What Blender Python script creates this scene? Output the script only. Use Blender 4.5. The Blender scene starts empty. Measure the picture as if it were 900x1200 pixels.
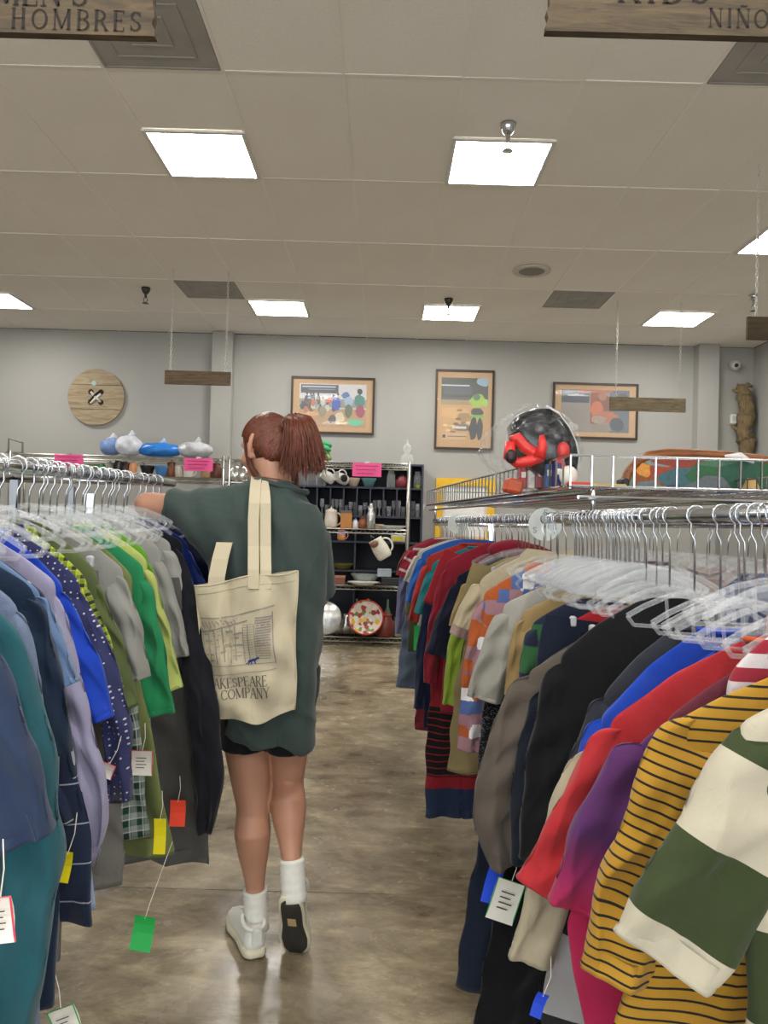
import bpy, math, random
import numpy as np
from mathutils import Vector, Matrix
random.seed(7); rng = np.random.default_rng(11)
S = bpy.context.scene; COL = S.collection
PI = math.pi
# ------------------------------------------------------------ camera, world, exposure
CAMZ = 1.39
cd = bpy.data.cameras.new('camera'); cam = bpy.data.objects.new('camera', cd); COL.objects.link(cam)
cd.sensor_fit = 'HORIZONTAL'; cd.sensor_width = 36; cd.lens = 36.0; cd.clip_start = .02
PITCH = math.atan(12/900); ROLL = math.radians(1.55)
CR = Matrix.Rotation(PI/2+PITCH, 3, 'X') @ Matrix.Rotation(ROLL, 3, 'Z')
cam.matrix_world = Matrix.Translation((0, 0, CAMZ)) @ CR.to_4x4()
S.camera = cam
w = bpy.data.worlds.new('world'); S.world = w; w.use_nodes = True
w.node_tree.nodes['Background'].inputs[0].default_value = (.8, .85, .95, 1)
w.node_tree.nodes['Background'].inputs[1].default_value = .0
S.view_settings.view_transform = 'Standard'; S.view_settings.look = 'None'
S.view_settings.exposure = 1.7; S.view_settings.gamma = 1; S.view_settings.use_curve_mapping = False
LAMP = 10.5                                     # brightness of the ceiling panels

def P(px, py, Y):                              # a point of the photograph at distance Y, in the world
    d = CR @ Vector((px-450, 600-py, -900)); k = Y/d.y
    return Vector((d.x*k, Y, CAMZ+d.z*k))
# ------------------------------------------------------------ objects
def setp(o, label=None, cat=None, group=None, kind=None):
    if label: o['label'] = label
    if cat: o['category'] = cat
    if group: o['group'] = group
    if kind: o['kind'] = kind
    return o
def thing(name, label, cat, loc=(0, 0, 0), rz=0, group=None):
    o = bpy.data.objects.new(name, None); COL.objects.link(o); o.empty_display_size = .05
    o.location = loc; o.rotation_euler = (0, 0, rz)
    return setp(o, label, cat, group)
def link(name, me, parent=None, loc=None):
    o = bpy.data.objects.new(name, me); COL.objects.link(o)
    if parent: o.parent = parent
    if loc is not None: o.location = loc
    return o
def copy_tree(o, parent=None):
    c = o.copy(); COL.objects.link(c)
    if parent: c.parent = parent
    for ch in list(o.children): copy_tree(ch, c)
    return c

class MB:
    def __init__(s): s.v = []; s.f = []; s.uv = []; s.c = []
    def add(s, v, f, uv=None, col=None):
        n = len(s.v); s.v += [tuple(float(t) for t in p) for p in v]
        s.f += [tuple(i+n for i in q) for q in f]
        s.uv += list(uv) if uv is not None else [(p[0], p[2]) for p in v]
        s.c += [col or (1, 1, 1)]*len(v)
        return s
    def box(s, c, d, rz=0, ry=0, rx=0, bev=0, col=None):
        x, y, z = d[0]/2, d[1]/2, d[2]/2
        M = Matrix.Rotation(rz, 3, 'Z') @ Matrix.Rotation(ry, 3, 'Y') @ Matrix.Rotation(rx, 3, 'X')
        C = Vector(c)
        if bev <= 0:
            v = [(a*x, b*y, e*z) for a in (-1, 1) for b in (-1, 1) for e in (-1, 1)]
            f = [(0, 1, 3, 2), (4, 6, 7, 5), (0, 4, 5, 1), (2, 3, 7, 6), (0, 2, 6, 4), (1, 5, 7, 3)]
        else:
            b = min(bev, x*.9, y*.9, z*.9); v = []; f = []
            def ring(hx, hy, zz): return [(hx-b, hy, zz), (hx, hy-b, zz), (hx, -hy+b, zz), (hx-b, -hy, zz), (-hx+b, -hy, zz), (-hx, -hy+b, zz), (-hx, hy-b, zz), (-hx+b, hy, zz)]
            def inner(zz): return [(p[0]*(x-b)/x, p[1]*(y-b)/y, zz) for p in ring(x, y, zz)]
            v = inner(-z)+ring(x, y, -z+b)+ring(x, y, z-b)+inner(z)
            for r in range(3):
                for k in range(8):
                    a0 = r*8+k; a1 = r*8+(k+1) % 8; f.append((a0, a0+8, a1+8, a1))
            f.append(tuple(range(8))); f.append(tuple(range(31, 23, -1)))
        return s.add([C+M @ Vector(p) for p in v], f, col=col)
    def tube(s, pts, r, n=8, caps=True, closed=False, col=None):
        pts = [Vector(p) for p in pts]; m = len(pts)
        rs = r if isinstance(r, (list, tuple)) else [r]*m
        v = []; up = None
        for i, p in enumerate(pts):
            if closed: t = pts[(i+1) % m]-pts[i-1]
            else: t = pts[min(i+1, m-1)]-pts[max(i-1, 0)]
            t.normalize()
            if up is None:
                up = Vector((0, 0, 1)) if abs(t.z) < .9 else Vector((1, 0, 0))
            a = t.cross(up)
            if a.length < 1e-5: a = t.cross(Vector((1, .3, 0)))
            a.normalize(); b = a.cross(t).normalized(); up = b
            for k in range(n):
                q = 2*PI*k/n; v.append(p+a*math.cos(q)*rs[i]+b*math.sin(q)*rs[i])
        f = []
        for i in range(m if closed else m-1):
            j = (i+1) % m
            for k in range(n):
                l = (k+1) % n; f.append((i*n+k, i*n+l, j*n+l, j*n+k))
        if caps and not closed:
            f.append(tuple(range(n-1, -1, -1))); f.append(tuple((m-1)*n+k for k in range(n)))
        return s.add(v, f, col=col)
    def lathe(s, prof, n=20, c=(0, 0, 0), sx=1, sy=1, col=None, M=None):
        C = Vector(c); v = []; f = []
        for (r, z) in prof:
            for k in range(n):
                q = 2*PI*k/n; p = Vector((r*math.cos(q)*sx, r*math.sin(q)*sy, z))
                v.append(C+(M @ p if M else p))
        for i in range(len(prof)-1):
            for k in range(n):
                l = (k+1) % n; f.append((i*n+k, i*n+l, (i+1)*n+l, (i+1)*n+k))
        if prof[0][0] > 1e-4: f.append(tuple(range(n-1, -1, -1)))
        if prof[-1][0] > 1e-4: f.append(tuple((len(prof)-1)*n+k for k in range(n)))
        return s.add(v, f, col=col)
    def ell(s, c, r, n=16, m=10, M=None, col=None):
        prof = [(max(1e-5, math.sin(PI*i/m)), -math.cos(PI*i/m)) for i in range(m+1)]
        C = Vector(c); v = []; f = []
        for (a, z) in prof:
            for k in range(n):
                q = 2*PI*k/n; p = Vector((a*math.cos(q)*r[0], a*math.sin(q)*r[1], z*r[2]))
                v.append(C+(M @ p if M else p))
        for i in range(m):
            for k in range(n):
                l = (k+1) % n; f.append((i*n+k, i*n+l, (i+1)*n+l, (i+1)*n+k))
        return s.add(v, f, col=col)
    def prism(s, poly, y0, y1, col=None):      # polygon in x,z extruded along y
        n = len(poly); v = [(p[0], y0, p[1]) for p in poly]+[(p[0], y1, p[1]) for p in poly]
        f = [tuple(range(n)), tuple(range(2*n-1, n-1, -1))]+[(i, i+n, (i+1) % n+n, (i+1) % n) for i in range(n)]
        return s.add(v, f, col=col)
    def mesh(s, name, mat, smooth=False, uvs=False, cols=False):
        me = bpy.data.meshes.new(name); me.from_pydata(s.v, [], s.f)
        if uvs:
            l = me.uv_layers.new(name='UV'); idx = np.empty(len(me.loops), dtype=np.int32); me.loops.foreach_get('vertex_index', idx)
            l.data.foreach_set('uv', np.array(s.uv, dtype=np.float32)[idx].ravel())
        if cols:
            a = me.color_attributes.new('Col', 'FLOAT_COLOR', 'POINT')
            c = np.ones((len(s.v), 4), dtype=np.float32); c[:, :3] = np.array(s.c)**2.2; a.data.foreach_set('color', c.ravel())
        if smooth: me.shade_smooth()
        me.materials.append(mat); me.update()
        return me
    def obj(s, name, mat, parent=None, smooth=False, uvs=False, cols=False, loc=None, auto=None):
        me = s.mesh(name, mat, smooth, uvs, cols)
        if auto:
            me.shade_smooth(); me.set_sharp_from_angle(angle=math.radians(auto))
        return link(name, me, parent, loc)
# ------------------------------------------------------------ materials
def srgb(c):
    if isinstance(c, str): c = tuple(int(c[i:i+2], 16)/255 for i in (0, 2, 4))
    return tuple(x/12.92 if x <= .04045 else ((x+.055)/1.055)**2.4 for x in c)+(1,)
def newmat(name):
    m = bpy.data.materials.new(name); m.use_nodes = True; nt = m.node_tree
    return m, nt, nt.nodes['Principled BSDF']
def N(nt, t, **k):
    n = nt.nodes.new(t)
    for a, b in k.items():
        if a.startswith('i_'):
            key = a[2:]; key = int(key) if key.isdigit() else key.replace('_', ' ')
            n.inputs[key].default_value = b
        else: setattr(n, a, b)
    return n
def L(nt, a, b): nt.links.new(a, b)
def bump(nt, bsdf, h, st, dist=.002):
    b = N(nt, 'ShaderNodeBump'); b.inputs['Strength'].default_value = st; b.inputs['Distance'].default_value = dist
    L(nt, h, b.inputs['Height']); L(nt, b.outputs[0], bsdf.inputs['Normal'])
def mixc(nt, fac, a, b):
    m = N(nt, 'ShaderNodeMix', data_type='RGBA')
    if hasattr(fac, 'links') or hasattr(fac, 'is_output'): L(nt, fac, m.inputs[0])
    else: m.inputs[0].default_value = fac
    for s_, i in ((a, 6), (b, 7)):
        if isinstance(s_, tuple): m.inputs[i].default_value = s_
        else: L(nt, s_, m.inputs[i])
    return m.outputs[2]
_pc = {}
def plain(c, rough=.5, metal=0, var=.06, scale=30, bmp=0, spec=.5, name=None):
    key = (c, rough, metal, var, scale, bmp)
    if key in _pc: return _pc[key]
    m, nt, b = newmat(name or 'surface'); col = srgb(c)
    tc = N(nt, 'ShaderNodeTexCoord'); no = N(nt, 'ShaderNodeTexNoise', i_Scale=scale, i_Detail=4.0); L(nt, tc.outputs['Object'], no.inputs[0])
    d = tuple(x*(1-var*2.5) for x in col[:3])+(1,); l = tuple(min(1, x*(1+var*2.5)) for x in col[:3])+(1,)
    L(nt, mixc(nt, no.outputs[0], d, l), b.inputs['Base Color'])
    b.inputs['Roughness'].default_value = rough; b.inputs['Metallic'].default_value = metal
    b.inputs['Specular IOR Level'].default_value = spec
    if bmp: bump(nt, b, no.outputs[0], bmp)
    _pc[key] = m; return m
def glassy(name, tint=(1, 1, 1), clear=.7, rough=.08, scale=0, white=(.9, .93, .95), edge=.45, blend=.3):
    m, nt, b = newmat(name)
    b.inputs['Base Color'].default_value = white+(1,); b.inputs['Roughness'].default_value = rough
    b.inputs['Specular IOR Level'].default_value = .8
    t = N(nt, 'ShaderNodeBsdfTransparent'); t.inputs[0].default_value = tint+(1,)
    mx = N(nt, 'ShaderNodeMixShader'); lw = N(nt, 'ShaderNodeLayerWeight'); lw.inputs[0].default_value = blend
    mr = N(nt, 'ShaderNodeMapRange'); L(nt, lw.outputs['Facing'], mr.inputs[0]); mr.inputs[3].default_value = 1-clear; mr.inputs[4].default_value = min(1, 1-clear+edge)
    L(nt, mr.outputs[0], mx.inputs[0]); L(nt, t.outputs[0], mx.inputs[1]); L(nt, b.outputs[0], mx.inputs[2])
    L(nt, mx.outputs[0], nt.nodes['Material Output'].inputs[0])
    if scale:
        no = N(nt, 'ShaderNodeTexNoise', i_Scale=float(scale), i_Detail=3.0); tc = N(nt, 'ShaderNodeTexCoord'); L(nt, tc.outputs['Object'], no.inputs[0])
        bump(nt, b, no.outputs[0], .9, .02); L(nt, b.inputs['Normal'].links[0].from_socket, lw.inputs['Normal'])
    return m
def colmat(name, rough=.6):
    m, nt, b = newmat(name); a = N(nt, 'ShaderNodeAttribute'); a.attribute_name = 'Col'
    no = N(nt, 'ShaderNodeTexNoise', i_Scale=70.0, i_Detail=5.0); tc = N(nt, 'ShaderNodeTexCoord'); L(nt, tc.outputs['Object'], no.inputs[0])
    mr = N(nt, 'ShaderNodeMapRange'); L(nt, no.outputs[0], mr.inputs[0]); mr.inputs[3].default_value = .6; mr.inputs[4].default_value = 1.4
    vm = N(nt, 'ShaderNodeVectorMath', operation='SCALE'); L(nt, a.outputs['Color'], vm.inputs[0]); L(nt, mr.outputs[0], vm.inputs['Scale'])
    L(nt, vm.outputs[0], b.inputs['Base Color']); b.inputs['Roughness'].default_value = rough
    return m
def wood(name, c1, c2, sc=6, rough=.75, axis='X'):
    m, nt, b = newmat(name); tc = N(nt, 'ShaderNodeTexCoord'); mp = N(nt, 'ShaderNodeMapping')
    mp.inputs['Scale'].default_value = (1, 6, 9) if axis == 'X' else (9, 6, 1)
    L(nt, tc.outputs['Object'], mp.inputs[0])
    no = N(nt, 'ShaderNodeTexNoise', i_Scale=float(sc), i_Detail=8.0, i_Roughness=.65, i_Distortion=1.2); L(nt, mp.outputs[0], no.inputs[0])
    cr = N(nt, 'ShaderNodeValToRGB'); cr.color_ramp.elements[0].position = .3; cr.color_ramp.elements[1].position = .7
    cr.color_ramp.elements[0].color = srgb(c1); cr.color_ramp.elements[1].color = srgb(c2)
    L(nt, no.outputs[0], cr.inputs[0]); L(nt, cr.outputs[0], b.inputs['Base Color']); b.inputs['Roughness'].default_value = rough
    bump(nt, b, no.outputs[0], .4, .004); return m
def emis(name, c, st):
    m, nt, b = newmat(name); b.inputs['Base Color'].default_value = (.9, .9, .9, 1)
    b.inputs['Emission Color'].default_value = c+(1,); b.inputs['Emission Strength'].default_value = st
    m.cycles.emission_sampling = 'FRONT'
    return m
_cl = {}
def cloth(c, pat='plain', c2=None, c3=None, s=.02, rough=.92):
    key = (c, pat, c2, c3, s)
    if key in _cl: return _cl[key]
    m, nt, b = newmat('cloth_'+pat); dk = lambda h: tuple(x*.72 for x in srgb(h)[:3])+(1,); A = dk(c); B = dk(c2) if c2 else A; C3 = dk(c3) if c3 else A
    uv = N(nt, 'ShaderNodeUVMap'); uv.uv_map = 'UV'; sx = N(nt, 'ShaderNodeSeparateXYZ'); L(nt, uv.outputs[0], sx.inputs[0])
    def math_(op, a, bb=None, cc=None):
        n = N(nt, 'ShaderNodeMath', operation=op)
        for i, q in enumerate((a, bb, cc)):
            if q is None: continue
            if isinstance(q, (int, float)): n.inputs[i].default_value = q
            else: L(nt, q, n.inputs[i])
        return n.outputs[0]
    U, V = sx.outputs[0], sx.outputs[1]
    def band(x, per, frac, off=0.0):           # 1 inside the band
        f = math_('FRACT', math_('ADD', math_('DIVIDE', x, per), 10.0+off)); return math_('LESS_THAN', f, frac)
    def noise(sc, det=3.0, dist=0.0):
        n = N(nt, 'ShaderNodeTexNoise', i_Scale=float(sc), i_Detail=det, i_Distortion=dist); L(nt, uv.outputs[0], n.inputs[0]); return n.outputs[0]
    base = A
    if pat == 'plain': out = A
    elif pat == 'stripe': out = mixc(nt, band(V, s, .22), A, B)
    elif pat == 'stripe_half': out = mixc(nt, band(V, s, .5), A, B)
    elif pat == 'rugby':
        out = mixc(nt, band(V, s[0], .5, -s[1]/s[0]), A, B)
    elif pat == 'raglan': out = mixc(nt, math_('GREATER_THAN', V, s), A, B)
    elif pat == 'plaid':
        h = math_('MULTIPLY', band(V, s, .45), .5); k = math_('MULTIPLY', band(U, s, .45, .2), .5)
        o1 = mixc(nt, math_('ADD', h, k), A, B)
        out = mixc(nt, math_('MULTIPLY', math_('ADD', band(V, s, .1, .6), band(U, s, .1, .7)), .55), o1, C3)
    elif pat == 'pane':
        out = mixc(nt, math_('MAXIMUM', band(V, s, .035), band(U, s, .035, .4)), A, B)
    elif pat == 'dots':
        vo = N(nt, 'ShaderNodeTexVoronoi', feature='F1'); vo.inputs['Scale'].default_value = 1/s; vo.inputs['Randomness'].default_value = .25
        L(nt, uv.outputs[0], vo.inputs[0]); out = mixc(nt, math_('LESS_THAN', vo.outputs['Distance'], .17), A, B)
    elif pat == 'heather':
        out = mixc(nt, noise(900, 2.0), B, A)
        n2 = N(nt, 'ShaderNodeTexNoise', i_Scale=60.0, i_Detail=3.0); mp = N(nt, 'ShaderNodeMapping'); mp.inputs['Scale'].default_value = (1, 18, 1)
        L(nt, uv.outputs[0], mp.inputs[0]); L(nt, mp.outputs[0], n2.inputs[0]); out = mixc(nt, math_('MULTIPLY', n2.outputs[0], .5), out, B)
    elif pat == 'dye':
        cr = N(nt, 'ShaderNodeValToRGB'); mr = N(nt, 'ShaderNodeMapRange'); L(nt, math_('ADD', V, math_('MULTIPLY', noise(9), .03)), mr.inputs[0]); mr.inputs[1].default_value = s; mr.inputs[2].default_value = s+.14
        L(nt, mr.outputs[0], cr.inputs[0]); cr.color_ramp.elements[0].color = A; cr.color_ramp.elements[1].color = B; out = cr.outputs[0]
    elif pat == 'script':
        cr = N(nt, 'ShaderNodeValToRGB'); cr.color_ramp.interpolation = 'CONSTANT'; cr.color_ramp.elements[0].color = A; e = cr.color_ramp.elements[1]; e.position = .6; e.color = B
        mp = N(nt, 'ShaderNodeMapping'); mp.inputs['Scale'].default_value = (1, 2.4, 1); L(nt, uv.outputs[0], mp.inputs[0])
        n = N(nt, 'ShaderNodeTexNoise', i_Scale=45.0, i_Detail=1.5, i_Distortion=2.5); L(nt, mp.outputs[0], n.inputs[0]); L(nt, n.outputs[0], cr.inputs[0]); out = cr.outputs[0]
    elif pat == 'splash':
        vo = N(nt, 'ShaderNodeTexVoronoi', feature='F1', distance='CHEBYCHEV'); vo.inputs['Scale'].default_value = 1/s; vo.inputs['Randomness'].default_value = .45
        L(nt, uv.outputs[0], vo.inputs[0]); cr = N(nt, 'ShaderNodeValToRGB'); cr.color_ramp.interpolation = 'CONSTANT'; sp = N(nt, 'ShaderNodeSeparateColor'); L(nt, vo.outputs['Color'], sp.inputs[0]); L(nt, sp.outputs[0], cr.inputs[0])
        cr.color_ramp.elements[0].color = A; e = cr.color_ramp.elements[1]; e.position = .38; e.color = B
        e = cr.color_ramp.elements.new(.68); e.color = C3; e = cr.color_ramp.elements.new(.88); e.color = srgb('e9e4e6'); out = cr.outputs[0]
    elif pat == 'denim':
        out = mixc(nt, noise(500, 3.0), B, A)
        out = mixc(nt, math_('MULTIPLY', noise(6, 2.0), .4), out, B)
    elif pat == 'stripes_low':                 # red above, black bands with thin red lines, red band, navy cuff
        st = mixc(nt, band(V, .03, .18), srgb('0d0b10'), A)
        o1 = mixc(nt, math_('GREATER_THAN', V, s), A, st)
        o2 = mixc(nt, math_('GREATER_THAN', V, s+.30), o1, A); out = mixc(nt, math_('GREATER_THAN', V, s+.35), o2, srgb('1f2f4f'))
    elif pat == 'chest':                       # a light shirt with a dark printed body
        out = mixc(nt, math_('MULTIPLY', math_('GREATER_THAN', V, s), math_('LESS_THAN', math_('ABSOLUTE', U), .17)), A, B)
    fade = mixc(nt, math_('MULTIPLY', noise(14, 4.0), .10), out, (.17, .17, .17, 1) if max(A[:3]) > .05 else (.03, .03, .035, 1))
    L(nt, fade, b.inputs['Base Color'])
    b.inputs['Roughness'].default_value = rough; b.inputs['Specular IOR Level'].default_value = .2
    b.inputs['Sheen Weight'].default_value = .12; b.inputs['Sheen Roughness'].default_value = .5
    wv = noise(650, 2.0); wr = noise(22, 3.0, .6)
    mpw = N(nt, 'ShaderNodeMapping'); mpw.inputs['Scale'].default_value = (1.6, .55, 1); mpw.inputs['Rotation'].default_value = (0, 0, .25); L(nt, uv.outputs[0], mpw.inputs[0])
    nw = N(nt, 'ShaderNodeTexNoise', i_Scale=26.0, i_Detail=2.0, i_Distortion=1.6); L(nt, mpw.outputs[0], nw.inputs[0])
    rid = math_('POWER', math_('SUBTRACT', 1.0, math_('ABSOLUTE', math_('MULTIPLY', math_('SUBTRACT', nw.outputs[0], .5), 4.0))), 3.0)
    bump(nt, b, math_('ADD', math_('ADD', math_('MULTIPLY', wv, .10), math_('MULTIPLY', rid, .10)), wr), .42, .006)
    _cl[key] = m; return m
CHROME = plain('c9ccd0', .16, 1, .02, 40, name='chrome'); STEEL = plain('a9a8a0', .3, 1, .04, 40, name='zinc_wire')
CLEAR = glassy('clear_plastic', clear=.9, rough=.07, edge=.3); WHITE = plain('e6e4dc', .55)
GLASS = glassy('clear_glass', clear=.88, rough=.03)
# ------------------------------------------------------------ lettering: stroke letters with serifs
GL = {
 'A': (.78, [(.08, 0, .39, 1, .05), (.39, 1, .7, 0, .13), (.2, .36, .58, .36, .05)], [(.08, 0), (.7, 0)], []),
 'B': (.66, [(.14, 0, .14, 1, .13), (.14, 1, .36, 1, .05), (.14, .53, .38, .53, .05), (.14, 0, .38, 0, .05)], [(.14, 0), (.14, 1)], [(.36, .765, .2, .235, -90, 90, .1), (.38, .265, .23, .265, -90, 90, .12)]),
 'C': (.74, [(.66, .7, .66, .97, .05)], [], [(.42, .5, .34, .5, 40, 320, .12)]),
 'D': (.78, [(.14, 0, .14, 1, .13), (.14, 1, .36, 1, .05), (.14, 0, .36, 0, .05)], [(.14, 0), (.14, 1)], [(.36, .5, .32, .5, -90, 90, .12)]),
 'E': (.64, [(.14, 0, .14, 1, .13), (.14, 1, .54, 1, .05), (.14, .52, .44, .52, .05), (.14, 0, .56, 0, .05), (.54, .84, .54, 1, .05), (.56, 0, .56, .18, .05), (.44, .42, .44, .62, .04)], [(.14, 0), (.14, 1)], []),
 'H': (.82, [(.16, 0, .16, 1, .13), (.64, 0, .64, 1, .13), (.16, .52, .64, .52, .05)], [(.16, 0), (.16, 1), (.64, 0), (.64, 1)], []),
 'I': (.38, [(.19, 0, .19, 1, .13)], [(.19, 0), (.19, 1)], []),
 'K': (.78, [(.16, 0, .16, 1, .13), (.2, .42, .62, 1, .05), (.3, .55, .68, 0, .13)], [(.16, 0), (.16, 1), (.62, 1), (.68, 0)], []),
 'M': (.98, [(.14, 0, .14, 1, .05), (.14, 1, .48, .06, .13), (.48, .06, .82, 1, .05), (.82, 0, .82, 1, .13)], [(.14, 0), (.82, 0), (.14, 1), (.82, 1)], []),
 'N': (.84, [(.14, 0, .14, 1, .05), (.14, 1, .68, 0, .13), (.68, 0, .68, 1, .05)], [(.14, 0), (.14, 1), (.68, 1)], []),
 'O': (.84, [], [], [(.42, .5, .34, .5, 0, 360, .11)]),
 'P': (.62, [(.14, 0, .14, 1, .13), (.14, 1, .34, 1, .05), (.14, .48, .34, .48, .05)], [(.14, 0), (.14, 1)], [(.34, .74, .22, .26, -90, 90, .11)]),
 'R': (.74, [(.14, 0, .14, 1, .13), (.14, 1, .34, 1, .05), (.14, .5, .34, .5, .05), (.36, .5, .66, 0, .12)], [(.14, 0), (.14, 1), (.66, 0)], [(.34, .75, .21, .25, -90, 90, .1)]),
 'S': (.6, [(.5, .72, .5, .95, .05), (.08, .05, .08, .3, .05)], [], [(.29, .745, .19, .235, 30, 270, .1), (.29, .265, .22, .245, -150, 90, .11)]),
 'Y': (.78, [(.1, 1, .4, .48, .12), (.7, 1, .4, .48, .05), (.4, 0, .4, .5, .13)], [(.1, 1), (.7, 1), (.4, 0)], []),
 "'": (.24, [(.12, .75, .14, 1, .1)], [], []),
 ' ': (.4, [], [], []),
}
GL['Ñ'] = (GL['N'][0], GL['N'][1]+[(.24, 1.14, .36, 1.2, .06), (.36, 1.2, .5, 1.13, .06), (.5, 1.13, .62, 1.2, .06)], GL['N'][2], [])
def text_quads(txt, h, track=.02):             # quads in x,z of the given letter height
    out = []; x = 0
    for ch in txt:
        wd, ln, sf, arcs = GL[ch]
        def seg(x0, y0, x1, y1, t, n=1):
            for i in range(n):
                a = (x0+(x1-x0)*i/n, y0+(y1-y0)*i/n); b = (x0+(x1-x0)*(i+1)/n, y0+(y1-y0)*(i+1)/n)
                dx, dy = b[0]-a[0], b[1]-a[1]; l = math.hypot(dx, dy) or 1; nx, ny = -dy/l*t/2, dx/l*t/2
                out.append([((x+p)*h, q*h) for p, q in ((a[0]-nx, a[1]-ny), (b[0]-nx, b[1]-ny), (b[0]+nx, b[1]+ny), (a[0]+nx, a[1]+ny))])
        for q in ln: seg(*q)
        for (sx_, sy_) in sf: seg(sx_-.11, sy_, sx_+.11, sy_, .045)
        for (cx, cy, rx, ry, a0, a1, t) in arcs:
            k = max(6, int(abs(a1-a0)/18))
            for i in range(k):
                t0 = math.radians(a0+(a1-a0)*i/k); t1 = math.radians(a0+(a1-a0)*(i+1)/k)
                tt = t*(.5+.5*abs(math.cos((t0+t1)/2)))
                seg(cx+rx*math.cos(t0)*(1), cy+(ry-.03)*math.sin(t0), cx+rx*math.cos(t1), cy+(ry-.03)*math.sin(t1), tt)
        x += wd+track
    return out, x*h
# ============================================================ THE SETTING
CZ = 3.654; BW = 9.43; LW = -7.0; RW = 4.5; FW = -4.0
def struct(o): o['kind'] = 'structure'; return o
# floor: polished, stained concrete in slabs with sawn joints
m, nt, b = newmat('polished_concrete')
tc = N(nt, 'ShaderNodeTexCoord')
n1 = N(nt, 'ShaderNodeTexNoise', i_Scale=1.3, i_Detail=9.0, i_Roughness=.68, i_Distortion=.9); L(nt, tc.outputs['Object'], n1.inputs[0])
mpf = N(nt, 'ShaderNodeMapping'); mpf.inputs['Rotation'].default_value = (0, 0, .5); mpf.inputs['Scale'].default_value = (1.1, 2.4, 1); L(nt, tc.outputs['Object'], mpf.inputs[0])
n2 = N(nt, 'ShaderNodeTexNoise', i_Scale=3.1, i_Detail=10.0, i_Roughness=.74, i_Distortion=.35); L(nt, mpf.outputs[0], n2.inputs[0])
cr = N(nt, 'ShaderNodeValToRGB'); cr.color_ramp.elements[0].position = .38; cr.color_ramp.elements[0].color = srgb('564b3a'); cr.color_ramp.elements[1].position = .64; cr.color_ramp.elements[1].color = srgb('bfb195')
e = cr.color_ramp.elements.new(.52); e.color = srgb('8f826b')
mx = N(nt, 'ShaderNodeMath', operation='ADD'); mh = N(nt, 'ShaderNodeMath', operation='MULTIPLY'); mh.inputs[1].default_value = .5
L(nt, n1.outputs[0], mx.inputs[0]); L(nt, n2.outputs[0], mx.inputs[1]); L(nt, mx.outputs[0], mh.inputs[0]); L(nt, mh.outputs[0], cr.inputs[0])
L(nt, cr.outputs[0], b.inputs['Base Color'])
n3 = N(nt, 'ShaderNodeTexNoise', i_Scale=6.0, i_Detail=6.0, i_Roughness=.6); L(nt, tc.outputs['Object'], n3.inputs[0])
mr = N(nt, 'ShaderNodeMapRange'); L(nt, n3.outputs[0], mr.inputs[0]); mr.inputs[1].default_value = .35; mr.inputs[2].default_value = .65; mr.inputs[3].default_value = .09; mr.inputs[4].default_value = .32
L(nt, mr.outputs[0], b.inputs['Roughness']); b.inputs['Specular IOR Level'].default_value = .5
bump(nt, b, n2.outputs[0], .12, .01)
CONC = m
floor = struct(MB().box(((LW+RW)/2, (BW+FW)/2, -.06), (RW-LW, BW-FW, .06)).obj('floor', plain('3a342c', .9)))
xs = [LW, -1.75, 2.3, RW]; ys = [FW, -1.2, 2.89, 6.95, BW]
for i in range(3):
    for j in range(4):
        g = .004
        MB().box(((xs[i]+xs[i+1])/2, (ys[j]+ys[j+1])/2, -.015), (xs[i+1]-xs[i]-g, ys[j+1]-ys[j]-g, .03)).obj('concrete_slab', CONC, floor)
# walls
WALL = plain('a8a7a2', .85, 0, .015, 3, .03, name='wall_paint')
WALL2 = WALL
struct(MB().box(((LW+RW)/2, BW+.06, CZ/2), (RW-LW+.4, .12, CZ)).obj('wall_back', WALL))
struct(MB().box((RW+.06, (BW+FW)/2, CZ/2), (.12, BW-FW, CZ)).obj('wall_right', WALL))
struct(MB().box((LW-.06, (BW+FW)/2, CZ/2), (.12, BW-FW, CZ)).obj('wall_left', WALL))
struct(MB().box(((LW+RW)/2, FW-.06, CZ/2), (RW-LW+.4, .12, CZ)).obj('wall_front', WALL))
FILL = emis('fill_glow', (.86, .93, 1.0), 1.5)   # glowing window-like panels added behind the camera as fill light
for k, x in enumerate((-5.0, -1.6, 2.0)):
    w_ = struct(MB().box((x, FW+.012, 1.55), (2.8, .02, 2.3)).obj('window_%d' % (k+1), FILL))
    fr_ = MB()
    for sx_, sz_, dx, dz in ((0, 1, 2.9, .08), (0, -1, 2.9, .08), (1, 0, .08, 2.4), (-1, 0, .08, 2.4), (0, 0, .06, 2.3)): fr_.box((x+sx_*1.42, FW+.03, 1.55+sz_*1.17), (dx, .05, dz))
    fr_.obj('window_frame', plain('4a4a4c', .5), w_)
xl = P(248, 430, BW-.14).x; xr = P(272, 430, BW-.14).x
struct(MB().box(((xl+xr)/2, BW-.07, CZ/2), (xr-xl, .14, CZ-.002)).obj('trim_1', WALL))
xl = P(819, 430, BW-.16).x; xr = P(843, 430, BW-.16).x
struct(MB().box(((xl+xr)/2, BW-.08, CZ/2), (xr-xl, .16, CZ-.002)).obj('trim_2', WALL))
BASE = plain('3b3a38', .6)
struct(MB().box(((LW+RW)/2, BW-.006, .05), (RW-LW, .012, .1)).obj('baseboard_back', BASE))
struct(MB().box((RW-.006, (BW+FW)/2, .05), (.012, BW-FW, .1)).obj('baseboard_right', BASE))
struct(MB().box((LW+.006, (BW+FW)/2, .05), (.012, BW-FW, .1)).obj('baseboard_left', BASE))
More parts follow.
